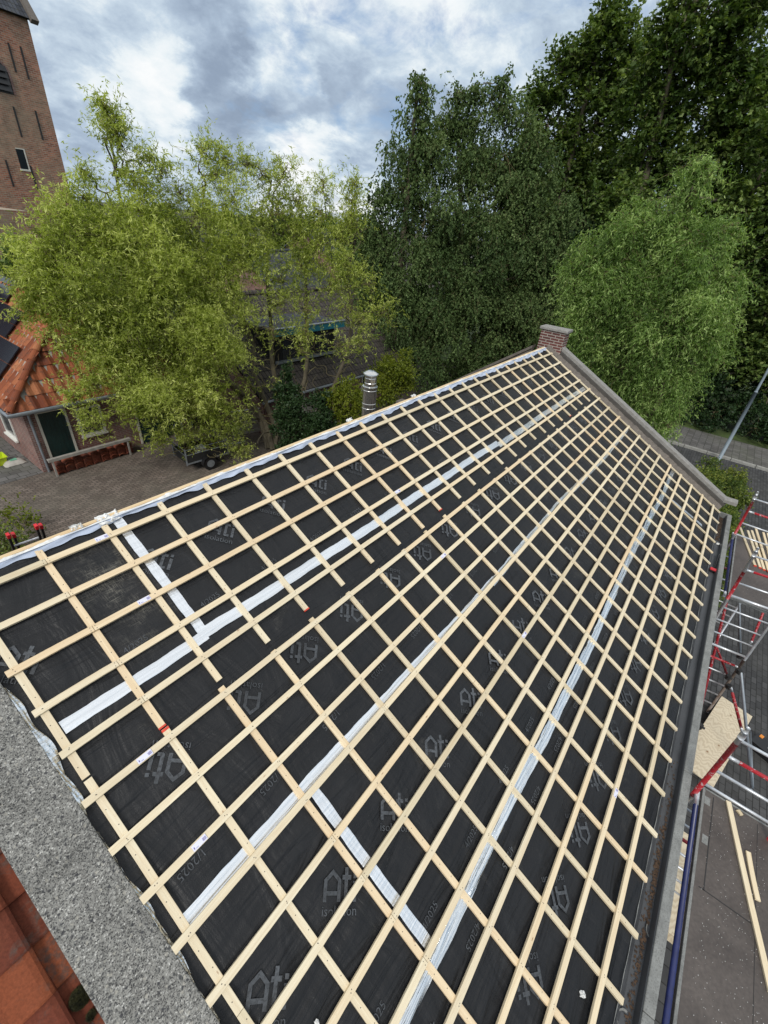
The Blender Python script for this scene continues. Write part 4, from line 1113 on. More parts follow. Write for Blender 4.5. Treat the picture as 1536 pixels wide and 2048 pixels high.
# gutter, downpipe
b = MB(); b.tube([(X0 - 0.08, Y1, EZ - 0.05), (X0 - 0.08, Y0 - 0.08, EZ - 0.05), (X1, Y0 - 0.08, EZ - 0.05)], 0.058, 10); b.box((X0, Y0 - 0.02, EZ - 0.14), (X1, Y0 + 0.02, EZ - 0.01)); b.build('eaves_gutter', 'zinc', hs)
b = MB(); b.tube([(3.70, Y0 - 0.04, EZ - 0.08), (3.75, 12.62, EZ - 0.30), (3.76, 12.66, GZ)], 0.042, 10)
for z in (-4.0, -4.7, -5.4): b.tube([(3.76, 12.66, z), (3.76, 12.66, z + 0.03)], 0.05, 10)
b.build('downpipe', 'zinc', hs)
def opening(x0, x1, z0, z1, kind, frame_m='cream_paint'):
    w_ = 0.07; y_ = 12.72
    b = MB()
    for lo, hi in (((x0, y_ - 0.035, z0), (x0 + w_, y_ + 0.02, z1)), ((x1 - w_, y_ - 0.035, z0), (x1, y_ + 0.02, z1)), ((x0 + w_, y_ - 0.035, z1 - w_), (x1 - w_, y_ + 0.02, z1))): b.box(lo, hi)
    if kind == 'window': b.box((x0 - 0.03, y_ - 0.09, z0 - 0.06), (x1 + 0.03, y_ - 0.002, z0 - 0.001)); b.box((x0 + w_, y_ - 0.035, z0), (x1 - w_, y_ + 0.02, z0 + w_))
    if kind == 'window':
        g = MB(); g.box((x0 + w_, y_ - 0.008, z0 + w_), (x1 - w_, y_ + 0.01, z1 - w_)); o = g.build('window', 'window_glass', hs); b.build('frame', frame_m, o)
    else:
        g = MB(); n = max(4, int((x1 - x0) / 0.14)); xx = np.linspace(x0 + w_, x1 - w_, n + 1)
        for a_, c_ in zip(xx[:-1], xx[1:]): g.box((a_ + 0.002, y_ - 0.014, z0), (c_ - 0.002, y_ + 0.01, z1 - w_))
        o = g.build('door', 'green_door', hs); b.build('frame', frame_m, o)
        hd = MB(); hd.tube([(x1 - 0.16, y_ - 0.05, z0 + 0.85), (x1 - 0.16, y_ - 0.05, z0 + 1.0)], 0.012, 8); hd.build('handle', 'dark_iron', o)
opening(3.93, 4.80, GZ + 0.06, -3.70, 'door'); opening(5.05, 5.85, -4.85, -3.85, 'window'); opening(6.95, 8.70, GZ + 0.03, -3.75, 'door')
g = MB(); g.box((3.615, 14.37, -5.03), (3.63, 15.23, -4.07)); o = g.build('window', 'window_glass', hs)
b = MB()
for lo, hi in (((3.585, 14.3, -5.10), (3.64, 14.37, -4.0)), ((3.585, 15.23, -5.10), (3.64, 15.3, -4.0)), ((3.585, 14.37, -4.07), (3.64, 15.23, -4.0)), ((3.585, 14.37, -5.10), (3.64, 15.23, -5.03)), ((3.52, 14.25, -5.17), (3.60, 15.35, -5.11))): b.box(lo, hi)
b.build('frame', 'white_paint', o)
g = MB(); g.box((3.615, 17.0, -5.03), (3.63, 18.0, -4.07)); o = g.build('window', 'window_glass', hs)
b = MB()
for lo, hi in (((3.585, 16.93, -5.10), (3.64, 17.0, -4.0)), ((3.585, 18.0, -5.10), (3.64, 18.07, -4.0)), ((3.585, 17.0, -4.07), (3.64, 18.0, -4.0)), ((3.585, 17.0, -5.10), (3.64, 18.0, -5.03)), ((3.52, 16.9, -5.17), (3.60, 18.1, -5.11))): b.box(lo, hi)
b.build('frame', 'white_paint', o)

# rows of stacked clay pantiles under a grey rail
r5 = random.Random(12)
for k in range(9):
    x0_ = 3.86 + k * 0.285
    nrow = 7 + (k % 3)
    b = MB()
    for j in range(nrow):
        z_ = GZ + 0.03 + j * 0.052; t_ = r5.random(); vs = []; yo = r5.uniform(-0.015, 0.015)
        for yy in (12.20 + yo, 12.54 + yo):
            for i in range(9):
                q = i / 8; zz = 0.05 * math.sin(q * math.pi); vs += [(x0_ + 0.25 * q, yy, z_ + zz)]
            for i in reversed(range(9)):
                q = i / 8; zz = 0.05 * math.sin(q * math.pi) - 0.014; vs += [(x0_ + 0.25 * q, yy, z_ + zz)]
        m_ = 18
        b.add(vs, [(i, (i + 1) % m_, m_ + (i + 1) % m_, m_ + i) for i in range(m_)] + [tuple(reversed(range(m_))), tuple(range(m_, 2 * m_))], 0, t_)
    o = b.build('tile_stack', 'clay_stack', tint=True)
    tag(o, 'knee-high stack of old clay pantiles along the brick wall by the green door', 'tile stack', 'tile stacks by the pantile house')
b = MB(); b.box((3.70, 12.10, GZ + 0.56), (6.35, 12.16, GZ + 0.66)); b.box((3.70, 12.16, GZ + 0.60), (6.35, 12.24, GZ + 0.65)); b.box((3.78, 12.11, GZ), (3.84, 12.15, GZ + 0.56)); b.box((6.2, 12.11, GZ), (6.26, 12.15, GZ + 0.56))
o = b.build('timber_rail', 'grey_board', bevel=0.005); tag(o, 'weathered grey timber rail above the stacked tiles by the green door', 'rail')
# crate and bag on the garden path
p = at_z(3, 922, GZ + 0.1)
cr = thing('garden_crate', 'lime green plastic crate on the path by the brick house', 'crate', (p[0] - 0.1, p[1], GZ))
b = MB(); x_, y_ = p[0] - 0.2, p[1]
b.add([(x_ - .28, y_ - .18, GZ + .01), (x_ + .28, y_ - .18, GZ + .01), (x_ + .28, y_ + .18, GZ + .01), (x_ - .28, y_ + .18, GZ + .01), (x_ - .33, y_ - .23, GZ + .3), (x_ + .33, y_ - .23, GZ + .3), (x_ + .33, y_ + .23, GZ + .3), (x_ - .33, y_ + .23, GZ + .3)],
      [(0, 3, 2, 1), (0, 1, 5, 4), (1, 2, 6, 5), (2, 3, 7, 6), (3, 0, 4, 7)])
sh = b.build('shell', 'lime_plastic', cr)
sol = sh.modifiers.new('solid', 'SOLIDIFY'); sol.thickness = 0.01
b = MB()
for lo, hi in (((x_ - .36, y_ - .26, GZ + .285), (x_ + .36, y_ - .23, GZ + .31)), ((x_ - .36, y_ + .23, GZ + .285), (x_ + .36, y_ + .26, GZ + .31)), ((x_ - .36, y_ - .23, GZ + .285), (x_ - .33, y_ + .23, GZ + .31)), ((x_ + .33, y_ - .23, GZ + .285), (x_ + .36, y_ + .23, GZ + .31))): b.box(lo, hi)
b.build('rim', 'lime_plastic', cr, bevel=0.004)
p = at_z(28, 924, GZ + 0.06); bg_ = thing('cement_bag', 'pale paper cement bag with a green patch lying on the path', 'bag', (p[0], p[1], GZ))
b = MB(); vs = []; r2 = np.random.default_rng(3)
for j in range(7):
    for i in range(11):
        a_, c_ = i / 10 - .5, j / 6 - .5
        vs.append((p[0] + a_ * 0.62, p[1] + c_ * 0.40, GZ + 0.02 + 0.13 * max(0, (1 - (2 * a_) ** 4)) * max(0, (1 - (2 * c_) ** 4)) ** .6 + r2.normal(0, .004)))
b.add(vs, [(j * 11 + i, j * 11 + i + 1, (j + 1) * 11 + i + 1, (j + 1) * 11 + i) for j in range(6) for i in range(10)]); b.build('sack', 'bag_paper', bg_, smooth=True)
b = MB(); b.box((p[0] - .10, p[1] - .08, GZ + .153), (p[0] + .10, p[1] + .08, GZ + .162)); b.build('printed_patch', 'bag_green', bg_)

# extension ladder leaning on the rear eaves, only its top shows
yl = 4.3
A1, A2 = at_y(18, 1068, yl), at_y(74, 1050, yl)
ld = thing('ladder', 'black ladder with red end caps leaning behind the ridge at the left', 'ladder', (A1[0], yl + 0.9, GZ))
b = MB(); caps = MB()
dn = unit((0, 0.26, -1))
for X in (A1, A2):
    for off, top in ((0.0, 0.0), (0.075, -0.06)):
        p = X + np.array([off, 0.05 * (off > 0), 0]) + dn * (-top)
        b.box((-0.035, -0.03, -3.1), (0.0, 0.03, 0.0), 0, frame(p, unit((1, 0.0, 0)), unit(np.cross(-dn, [1.0, 0, 0])), -dn))
        caps.box((-0.042, -0.038, -0.075), (0.007, 0.038, 0.012), 0, frame(p, unit((1, 0, 0)), unit(np.cross(-dn, [1.0, 0, 0])), -dn))
for k in range(10):
    p, q = A1 + dn * (0.30 + 0.28 * k), A2 + dn * (0.30 + 0.28 * k)
    ru = MB(); ru.tube([p, q], 0.020, 8); ru.build('rung', 'scaffold_alu', ld)
b.build('rail', 'black_plastic', ld); caps.build('end_caps', 'red_plastic', ld, bevel=0.006)
for X in (A1, A2):
    p = X + dn * 0.52
    c2 = MB(); c2.box((-0.05, -0.045, -0.03), (0.03, 0.045, 0.03), 0, frame(p, (1, 0, 0), unit(np.cross(-dn, [1.0, 0, 0])), -dn)); c2.build('hook', 'red_plastic', ld, bevel=0.006)

# ================================================================ church tower
tw_ = thing('church_tower', 'tall red brick church tower with a dark saddle roof at the left edge', 'tower', (0, 0, 0))
aR = ray(147, 410); D_ = 46.0
cR = CAM[:2] + unit(aR[:2]) * D_                 # right front corner in plan
fa = math.radians(9); fd = np.array([math.cos(fa), math.sin(fa)]); bd = np.array([-math.sin(fa), math.cos(fa)])
zE = CAM[2] + D_ * math.tan(math.radians(10.85))
TW = 8.0
tow_f = frame((cR[0], cR[1], 0), (fd[0], fd[1], 0), (bd[0], bd[1], 0), (0, 0, 1))
WM[tw_.name] = T(cR[0], cR[1], GZ); tw_.matrix_basis = WM[tw_.name]
b = MB()
holes = []
b.box((-TW, 0, GZ), (0, TW * 0.9, zE))
wall_o = b.build('wall', 'brick_tower', tw_, tow_f, local=True)
def wall_pt(px, py):
    n_ = np.array([bd[0], bd[1], 0]); p = at_plane(px, py, np.array([cR[0], cR[1], 0]), n_); q = p - np.array([cR[0], cR[1], 0]); return q[:2] @ fd, p[2]
# sound opening with pointed arch and louvres; flat dark panel paints its shaded interior
x0_, zb_ = wall_pt(28, 190); x1_, zt_ = wall_pt(10, 122)
hw = 0.62; xm = x0_ - hw; hh = zt_ - zb_
half = [(hw, 0.0), (hw, hh * 0.55)] + [(hw * math.cos(k * math.pi / 2 / 7) ** 1.3, hh * 0.55 + hh * 0.45 * math.sin(k * math.pi / 2 / 7)) for k in range(1, 7)]
ring = half + [(0.0, hh)] + [(-x, z) for x, z in reversed(half)]
b = MB(); b.poly([(xm + x, -0.03, zb_ + z) for x, z in ring]); so_ = b.build('sound_opening', 'dark_iron', tw_, tow_f, local=True)
b = MB()
for k in range(4):
    z_ = zb_ + 0.10 + k * hh * 0.20
    b.add([(xm - hw + 0.1, -0.04, z_ + 0.30), (xm + hw - 0.1, -0.04, z_ + 0.30), (xm + hw - 0.1, -0.16, z_), (xm - hw + 0.1, -0.16, z_)], [(0, 1, 2, 3)])
b.build('louvre', 'black_plastic', so_, tow_f, local=True)
b = MB()
for (xa_, za_), (xb_, zb3) in zip(ring[:-1], ring[1:]):
    b.add([(xm + xa_, -0.05, zb_ + za_), (xm + xb_, -0.05, zb_ + zb3), (xm + xb_ * 1.22, -0.05, zb_ + zb3 * 1.06), (xm + xa_ * 1.22, -0.05, zb_ + za_ * 1.06)], [(0, 1, 2, 3)])
b.build('arch_bricks', 'brick_house', so_, tow_f, local=True)
xa, za = wall_pt(38, 317); xb, zb2 = wall_pt(47, 338)
b = MB(); b.box((xa - 0.05, -0.015, zb2), (xa + 0.42, 0.01, zb2 + 1.05)); wn_ = b.build('window', 'window_glass', tw_, tow_f, local=True)
b = MB(); b.box((xa - 0.12, -0.05, zb2 - 0.10), (xa + 0.50, -0.005, zb2)); b.box((xa + 0.42, -0.03, zb2), (xa + 0.49, -0.005, zb2 + 1.05)); b.box((xa - 0.05, -0.03, zb2 + 1.05), (xa + 0.49, -0.005, zb2 + 1.10)); b.build('sill', 'cream_paint', wn_, tow_f, local=True)
for (px, py, L_) in ((24, 115, 1.3), (49, 126, 1.5), (35, 244, 1.5), (78, 251, 1.5), (19, 347, 1.4), (67, 355, 1.3)):
    x_, z_ = wall_pt(px, py); b = MB(); b.box((x_ - 0.045, -0.05, z_ - L_ / 2), (x_ + 0.045, -0.001, z_ + L_ / 2)); b.build('wall_anchor', 'dark_iron', tw_, tow_f, local=True)
b = MB(); b.box((-TW - 0.1, -0.10, zE - 0.12), (0.10, TW * 0.9 + 0.1, zE)); b.build('cornice', 'brick_house', tw_, tow_f, local=True)
rr_ = 5.2; hy = TW * 0.45
upr = unit((bd[0] * hy, bd[1] * hy, rr_)); fx_ = np.array([fd[0], fd[1], 0]); nr = np.cross(fx_, upr); e0 = np.array([cR[0], cR[1], zE])
Ls = math.hypot(hy + .25, rr_)
b = MB(); b.box((-TW, -0.3, 0.0), (0, Ls, 0.12)); b.build('roof', 'tiles_slate', tw_, frame(e0, fx_, upr, nr), local=True)
b = MB(); b.box((-0.02, -0.45, 0.0), (0.42, Ls + 0.1, 0.30)); b.build('verge_coping', 'mortar_render', tw_, frame(e0, fx_, upr, nr), local=True)
b = MB(); b.add([(0.05, 0, zE), (0.05, TW * .9, zE), (0.05, hy, zE + rr_), (-0.3, 0, zE), (-0.3, TW * .9, zE), (-0.3, hy, zE + rr_)], [(0, 1, 2), (3, 5, 4), (0, 2, 5, 3), (1, 4, 5, 2)]); b.build('gable', 'brick_tower', tw_, tow_f, local=True)
# nave buttress edge at the lower left
nv_ = MB(); nv_.box((-TW - 3, -7.5, GZ), (-TW + 0.9, -0.02, GZ + 6.8)); nv_.build('side_chapel', 'brick_tower', tw_, tow_f, local=True)

# ================================================================ other houses
def gable_house(name, label, c, yaw, L_, W_, eave, rise, wall_m, roof_m, over=0.3, kids=None):
    """long axis along local x; eave and rise in metres"""
    ca, sa = math.cos(math.radians(yaw)), math.sin(math.radians(yaw))
    fr = frame((c[0], c[1], GZ), (ca, sa, 0), (-sa, ca, 0), (0, 0, 1))
    t = thing(name, label, 'house', (c[0], c[1], GZ))
    b = MB(); b.box((-L_ / 2, -W_ / 2, 0), (L_ / 2, W_ / 2, eave))
    for s in (-1, 1): b.add([(s * (L_ / 2 - 0.001), -W_ / 2, eave), (s * (L_ / 2 - 0.001), W_ / 2, eave), (s * (L_ / 2 - 0.001), 0, eave + rise)], [(0, 1, 2)])
    b.build('wall', wall_m, t, fr, local=True)
    k = rise / (W_ / 2); e_ = over; ln = math.hypot(W_ / 2 + e_, rise + e_ * k)
    for s in (-1, 1):
        up = unit((0, -s * (W_ / 2), rise)); base = np.array([0, s * (W_ / 2 + e_), eave - e_ * k])
        R3 = np.array(fr)[:3, :3]; up_w = R3 @ up; ax = R3 @ np.array([1.0, 0, 0]); nn_ = np.cross(ax, up_w)
        if nn_[2] < 0: nn_ = -nn_
        bw = R3 @ base + np.array([c[0], c[1], GZ])
        b = MB(); b.box((-L_ / 2 - e_, 0, 0.0), (L_ / 2 + e_, ln, 0.09) if s < 0 else (L_ / 2 + e_, ln, 0.09))
        ax2 = np.cross(up_w, nn_)
        b.build('roof', roof_m, t, frame(bw, ax2, up_w, nn_), local=True)
    b = MB(); b.tube([(-L_ / 2 - e_, 0, eave + rise + 0.10), (L_ / 2 + e_, 0, eave + rise + 0.10)], 0.13, 8); b.build('ridge', roof_m, t, fr, local=True)
    b = MB(); b.tube([(-L_ / 2 - e_, -W_ / 2 - e_ - 0.06, eave - e_ * k), (L_ / 2 + e_, -W_ / 2 - e_ - 0.06, eave - e_ * k)], 0.06, 8); b.build('eaves_gutter', 'zinc', t, fr, local=True)
    return t, fr
def pane_on(t, fr, x, z, w, h, y, m_frame='white_paint', bars=1):
    g = MB(); g.box((x, y - 0.01, z), (x + w, y + 0.02, z + h)); o = g.build('window', 'window_glass', t, fr, local=True)
    b = MB(); f_ = 0.07
    for lo, hi in (((x - f_, y - .05, z - f_), (x, y + .02, z + h + f_)), ((x + w, y - .05, z - f_), (x + w + f_, y + .02, z + h + f_)), ((x, y - .05, z + h), (x + w, y + .02, z + h + f_)), ((x, y - .05, z - f_), (x + w, y + .02, z))): b.box(lo, hi)
    for k in range(bars): b.box((x + w * (k + 1) / (bars + 1) - .03, y - .045, z), (x + w * (k + 1) / (bars + 1) + .03, y + .0, z + h))
    b.build('frame', m_frame, o, fr, local=True)
# dark-tiled house with a teal dormer behind the corkscrew willow
t, fr = gable_house('dark_tiled_house', 'low house with mossy brown tiles and a teal-edged dormer behind the tall willow', (15.7, 14.3), 0, 9.4, 8.0, 1.80, 2.9, 'brick_house', 'tiles_brown')
b = MB(); b.box((-3.3, -3.2, 2.55), (0.3, 0.2, 3.95)); dm = b.build('dormer', 'black_plastic', t, fr, local=True)
b = MB(); b.box((-3.55, -3.55, 3.952), (0.55, 0.2, 4.03)); b.build('dormer_roof', 'tiles_slate', dm, fr, local=True)
b = MB(); b.box((-3.60, -3.60, 3.80), (0.60, -3.555, 4.06)); b.build('fascia', 'teal_fascia', dm, fr, local=True)
b = MB(); b.box((-3.62, -3.63, 4.06), (0.62, -3.50, 4.10)); b.build('fascia_trim', 'zinc', dm, fr, local=True)
for x in (-2.9, -1.9, -0.9): 
    g = MB(); g.box((x, -3.215, 2.75), (x + 0.8, -3.205, 3.7)); o = g.build('pane', 'window_glass', dm, fr, local=True)
b = MB(); b.box((-3.3, -3.34, 2.60), (0.3, -3.202, 2.70)); b.build('dormer_sill', 'zinc', dm, fr, local=True)
for x in (-3.6, 1.6): pane_on(t, fr, x, 0.5, 1.1, 0.9, -4.01, 'cream_paint')
# brick and clay house piece glimpsed through the willow
t, fr = gable_house('barn', 'reddish barn glimpsed through the willow twigs beside the dark-tiled house', (10.4, 17.0), 90, 5.0, 4.0, 2.3, 1.5, 'brick_house', 'tiles_brown')
pane_on(t, fr, -1.0, 0.9, 0.9, 0.9, -2.01)
# slate house at the far left edge
p = at_d(0, 560, 27.0)
t, fr = gable_house('slate_house', 'dark slate roof with a white verge board at the left edge below the tower', (p[0] - 3.6, p[1] + 3.0), 100, 9, 7, 3.0, 3.6, 'brick_house', 'tiles_slate')
b = MB()
for s in (-1, 1):
    a0 = np.array([s * (4.5 + .33), -3.8, 3.0 - .3 * 3.6 / 3.5]); a1 = np.array([s * (4.5 + .33), 0, 3.0 + 3.6 + .12])
    b.tube([a0, a1], 0.11, 6); b.tube([a0 * [1, -1, 1], a1], 0.11, 6)
b.build('verge_board', 'white_paint', t, fr, local=True)
# grey-roofed houses in the distance
p = at_d(640, 520, 50)
t, fr = gable_house('distant_house', 'grey gabled house with a white window seen between the tree tops', (p[0], p[1]), 25, 8.0, 7.0, 4.2, 2.6, 'brick_house', 'tiles_slate')
for x in (-2.0, 1.2): pane_on(t, fr, x, 2.7, 0.9, 1.1, -3.51)
p = at_d(560, 550, 42)
t, fr = gable_house('distant_house', 'lower grey roof left of the gabled house, seen through willow leaves', (p[0], p[1]), 20, 11, 7.0, 2.6, 2.7, 'brick_house', 'tiles_slate')
pane_on(t, fr, 0, 1.0, 1.2, 1.0, -3.51)
p = at_d(430, 525, 60)
t, fr = gable_house('distant_house', 'furthest grey roof glimpsed through the crown of the tall willow', (p[0], p[1]), 10, 12, 8.0, 3.0, 2.6, 'brick_house', 'tiles_slate')
pane_on(t, fr, 0, 1.4, 1.2, 1.0, -4.01)

# ================================================================ trailer, fence, lamp
p = at_z(472, 905, GZ)                          # the jockey wheel
tr = thing('box_trailer', 'small grey car trailer with twisted branches in it under the willow', 'trailer', (p[0] - 1.6, p[1] + 0.4, GZ))
ta = math.radians(-6); tx = np.array([math.cos(ta), math.sin(ta), 0]); ty = np.array([-math.sin(ta), math.cos(ta), 0])
ts = 0.82; ro = p - tx * 2.65 * ts - ty * 0.07 * ts
fr = frame((ro[0], ro[1], GZ), tx * ts, ty * ts, (0, 0, ts))
b = MB()
for lo, hi in (((0, -.6, .48), (1.9, .6, .52)), ((0, -.6, .52), (.03, .6, .84)), ((1.87, -.6, .52), (1.9, .6, .84)), ((0.03, -.6, .52), (1.87, -.57, .84)), ((0.03, .57, .52), (1.87, .6, .84))): b.box(lo, hi)
b.build('body', 'dark_iron', tr, fr, local=True)
b = MB()
for x in (-0.02, 1.88): 
    for y_ in (-.62, .58): b.box((x, y_, .40), (x + .05, y_ + .05, 1.15))
for z_ in (.86, 1.10):
    b.tube([(0, -.6, z_), (1.9, -.6, z_)], .014, 6); b.tube([(0, .6, z_), (1.9, .6, z_)], .014, 6); b.tube([(0, -.6, z_), (0, .6, z_)], .014, 6); b.tube([(1.9, -.6, z_), (1.9, .6, z_)], .014, 6)
b.box((0, -.63, .44), (1.9, -.601, .50)); b.build('frame', 'zinc', tr, fr, local=True)
b = MB(); b.tube([(1.85, -.5, .45), (2.85, 0, .47)], .035, 8); b.tube([(1.85, .5, .45), (2.85, 0, .47)], .035, 8); b.tube([(2.8, 0, .47), (3.05, 0, .47)], .04, 8); b.build('drawbar', 'zinc', tr, fr, local=True)
b = MB(); b.tube([(2.95, 0, .47), (3.12, 0, .50)], .03, 8); b.tube([(2.98, 0, .52), (2.90, 0, .62)], .012, 6); b.build('coupling', 'zinc', tr, fr, local=True)
b = MB(); b.tube([(2.65, 0.07, .62), (2.65, 0.07, .12)], .022, 8); b.tube([(2.65, 0.03, .09), (2.65, 0.11, .09)], .09, 12); b.build('jockey_wheel', 'black_plastic', tr, fr, local=True)
for s in (-1, 1):
    b = MB(); b.tube([(0.95, s * .62, .30), (0.95, s * .80, .30)], .29, 20); w_ = b.build('wheel', 'black_plastic', tr, fr, local=True, smooth=False, bevel=0.02)
    b = MB(); b.tube([(0.95, s * .80, .30), (0.95, s * .812, .30)], .17, 16); b.build('rim', 'zinc', w_, fr, local=True)
    b = MB(); vs = []
    for i in range(9):
        a_ = math.pi * i / 8; vs += [(0.95 + .36 * math.cos(a_), s * .60, .32 + .34 * math.sin(a_)), (0.95 + .36 * math.cos(a_), s * .84, .32 + .34 * math.sin(a_))]
    b.add(vs, [(2 * i, 2 * i + 1, 2 * i + 3, 2 * i + 2) for i in range(8)]); b.build('mudguard', 'black_plastic', tr, fr, local=True)
b = MB(); b.box((0.7, -.35, .52), (1.05, .05, .90)); o = b.build('cooler_box', 'chip_white', None, fr, local=True, bevel=0.02); tag(o, 'pale box lying among the branches in the trailer', 'box')
# twisted dead branches piled in the trailer
b = MB(); r6 = np.random.default_rng(21); R3 = np.array(fr)[:3, :3]; o3 = np.array(fr)[:3, 3]
for k in range(46):
    q = np.array([r6.uniform(0.1, 1.8), r6.uniform(-.5, .5), r6.uniform(.6, 1.0)]); d = unit(r6.normal(size=3) * [1, 1, .5]); pts = [q]
    for i in range(12): d = unit(d + r6.normal(size=3) * .45); q = q + d * .10; q[2] = max(q[2], .56); pts.append(q)
    b.tube([R3 @ x + o3 for x in pts], list(np.linspace(.014, .004, 13)), 5)
o = b.build('branch_pile', 'bark_twig'); tag(o, 'tangle of curly cut branches heaped in the grey trailer', 'branches')
# board fence behind the willow trunk
A_, B_ = at_z(505, 860, GZ), at_z(620, 850, GZ)
fn = thing('board_fence', 'low grey horizontal board fence behind the willow trunks', 'fence', (A_[0], A_[1], GZ))
A_ = np.array([9.9, 10.9, GZ]); B_ = np.array([14.2, 9.6, GZ]); d = unit(B_ - A_); s = np.cross([0, 0, 1.0], d); L_ = np.linalg.norm(B_ - A_)
ff = frame(A_, d, s, (0, 0, 1))
for k in range(5):
    b = MB(); b.box((0, -.012, .12 + k * .2), (L_, .012, .29 + k * .2)); b.build('board', 'grey_board', fn, ff, local=True)
for k in range(4):
    b = MB(); b.box((k * L_ / 3 - .04, .014, 0), (k * L_ / 3 + .04, .09, 1.15)); b.build('post', 'grey_board', fn, ff, local=True)
b = MB(); b.box((0, -.03, 1.121), (L_, .05, 1.15)); b.build('top_rail', 'chip_white', fn, ff, local=True)
# bicycle-rack hoop left of the trailer
h0 = at_z(352, 880, GZ); b = MB()
b.tube([(h0[0], h0[1], GZ), (h0[0], h0[1], GZ + .55), (h0[0] + .12, h0[1], GZ + .7), (h0[0] + .75, h0[1] + .1, GZ + .7), (h0[0] + .85, h0[1] + .1, GZ + .55), (h0[0] + .85, h0[1] + .1, GZ)], .025, 8)
o = b.build('metal_hoop', 'zinc'); tag(o, 'bent grey metal hoop standing between the green barn door and the trailer', 'hoop')
# lamp post
q = ray(1440, 915); q2 = ray(1536, 740)
base = at_z(1436, 922, GZ) ; base = np.array([24.6, -5.42, GZ])
hb = CAM + q * ((24.6 - CAM[0]) / q[0]); ht = CAM + q2 * ((24.6 - CAM[0]) / q2[0])
dl = unit(ht - hb); p0 = run_to(hb, dl, GZ); p1 = p0 + dl * 8.0
lp = thing('street_lamp', 'slender grey lamp post leaning out of the frame at the right edge', 'street lamp', p0)
pm = CAM + ray(1512, 784) * ((24.6 - CAM[0]) / ray(1512, 784)[0]); Lm = np.linalg.norm(pm - p0)
b = MB(); b.tube([p0, p0 + dl * Lm], [0.075, 0.070], 14); b.tube([p0 + dl * Lm, p0 + dl * (Lm + .06), p1], [0.070, 0.048, 0.040], 14); b.build('pole', 'lamp_pole_grey', lp, smooth=True)
b = MB(); b.tube([p1 - dl * .05, p1 + np.array([-.5, 0, .1]), p1 + np.array([-1.0, 0, .12])], [.035, .04, .05], 8); ar = b.build('arm', 'lamp_pole_grey', lp, smooth=True)
b = MB(); b.box((p1[0] - 1.6, p1[1] - .12, p1[2] + .05), (p1[0] - .95, p1[1] + .12, p1[2] + .17)); b.build('lamp_head', 'lamp_pole_grey', lp, bevel=0.03)
# ================================================================ vegetation
def quads_mesh(name, V, m, parent, tint, world):
    """V: (n, 4, 3) leaf quads in world space"""
    n = len(V); inv = np.array(world.inverted())
    P = V.reshape(-1, 3) @ inv[:3, :3].T + inv[:3, 3]
    me = bpy.data.meshes.new(name)
    me.vertices.add(4 * n); me.vertices.foreach_set('co', P.astype(np.float32).ravel())
    me.loops.add(4 * n); me.loops.foreach_set('vertex_index', np.arange(4 * n, dtype=np.int32))
    me.polygons.add(n); me.polygons.foreach_set('loop_start', np.arange(0, 4 * n, 4, dtype=np.int32))
    me.polygons.foreach_set('loop_total', np.full(n, 4, dtype=np.int32))
    me.materials.append(MATS[m])
    at = me.attributes.new('tint', 'FLOAT', 'POINT'); at.data.foreach_set('value', np.repeat(tint, 4).astype(np.float32))
    me.update(calc_edges=True)
    o = bpy.data.objects.new(name, me); link(o, parent, world); return o
def nrm(a): return a / (np.linalg.norm(a, axis=-1, keepdims=True) + 1e-9)
def leaves(P, D, L, W, g, fold=0.35, flat=0.0):
    """P base points, D directions: rhombic leaves with random roll"""
    n = len(P)
    if flat:                                   # blades held out level, facing the light
        up = nrm(np.array([0, 0, 1.0]) + g.normal(size=(n, 3)) * flat)
        D = nrm(D - up * (D * up).sum(1, keepdims=True) * 0.75); S = nrm(np.cross(D, up)); N = np.cross(S, D)
    else:
        r = g.normal(size=(n, 3)); S = nrm(np.cross(D, r)); N = np.cross(S, D)
    L = L * g.uniform(0.65, 1.3, (n, 1)); W = W * g.uniform(0.7, 1.25, (n, 1))
    k = N * (L * fold * g.normal(size=(n, 1)) * 0.5)
    tip = P + D * L - k
    mid = P + D * L * 0.42 + k * 0.5
    return np.stack([P, mid + S * W * 0.5, tip, mid - S * W * 0.5], 1)
def shoots(c, rad, n, length, steps, g, droop, curl, outward=0.9, up=0.25, inner=0.35):
    """polylines that start inside an ellipsoid and grow out of it"""
    d = nrm(g.normal(size=(n, 3)))
    q = g.uniform(inner ** 3, 1, (n, 1)) ** (1 / 3)
    p = c + d * rad * q
    dirs = nrm(d * outward + g.normal(size=(n, 3)) * 0.6 + np.array([0, 0, up]))
    L = length * g.uniform(0.5, 1.4, (n, 1)) / steps
    pts = [p]; ds = []
    for s in range(steps):
        ds.append(dirs); p = p + dirs * L; pts.append(p)
        dirs = nrm(dirs + g.normal(size=(n, 3)) * curl + np.array([0, 0, -droop]))
    return np.stack(pts, 1), np.stack(ds, 1)
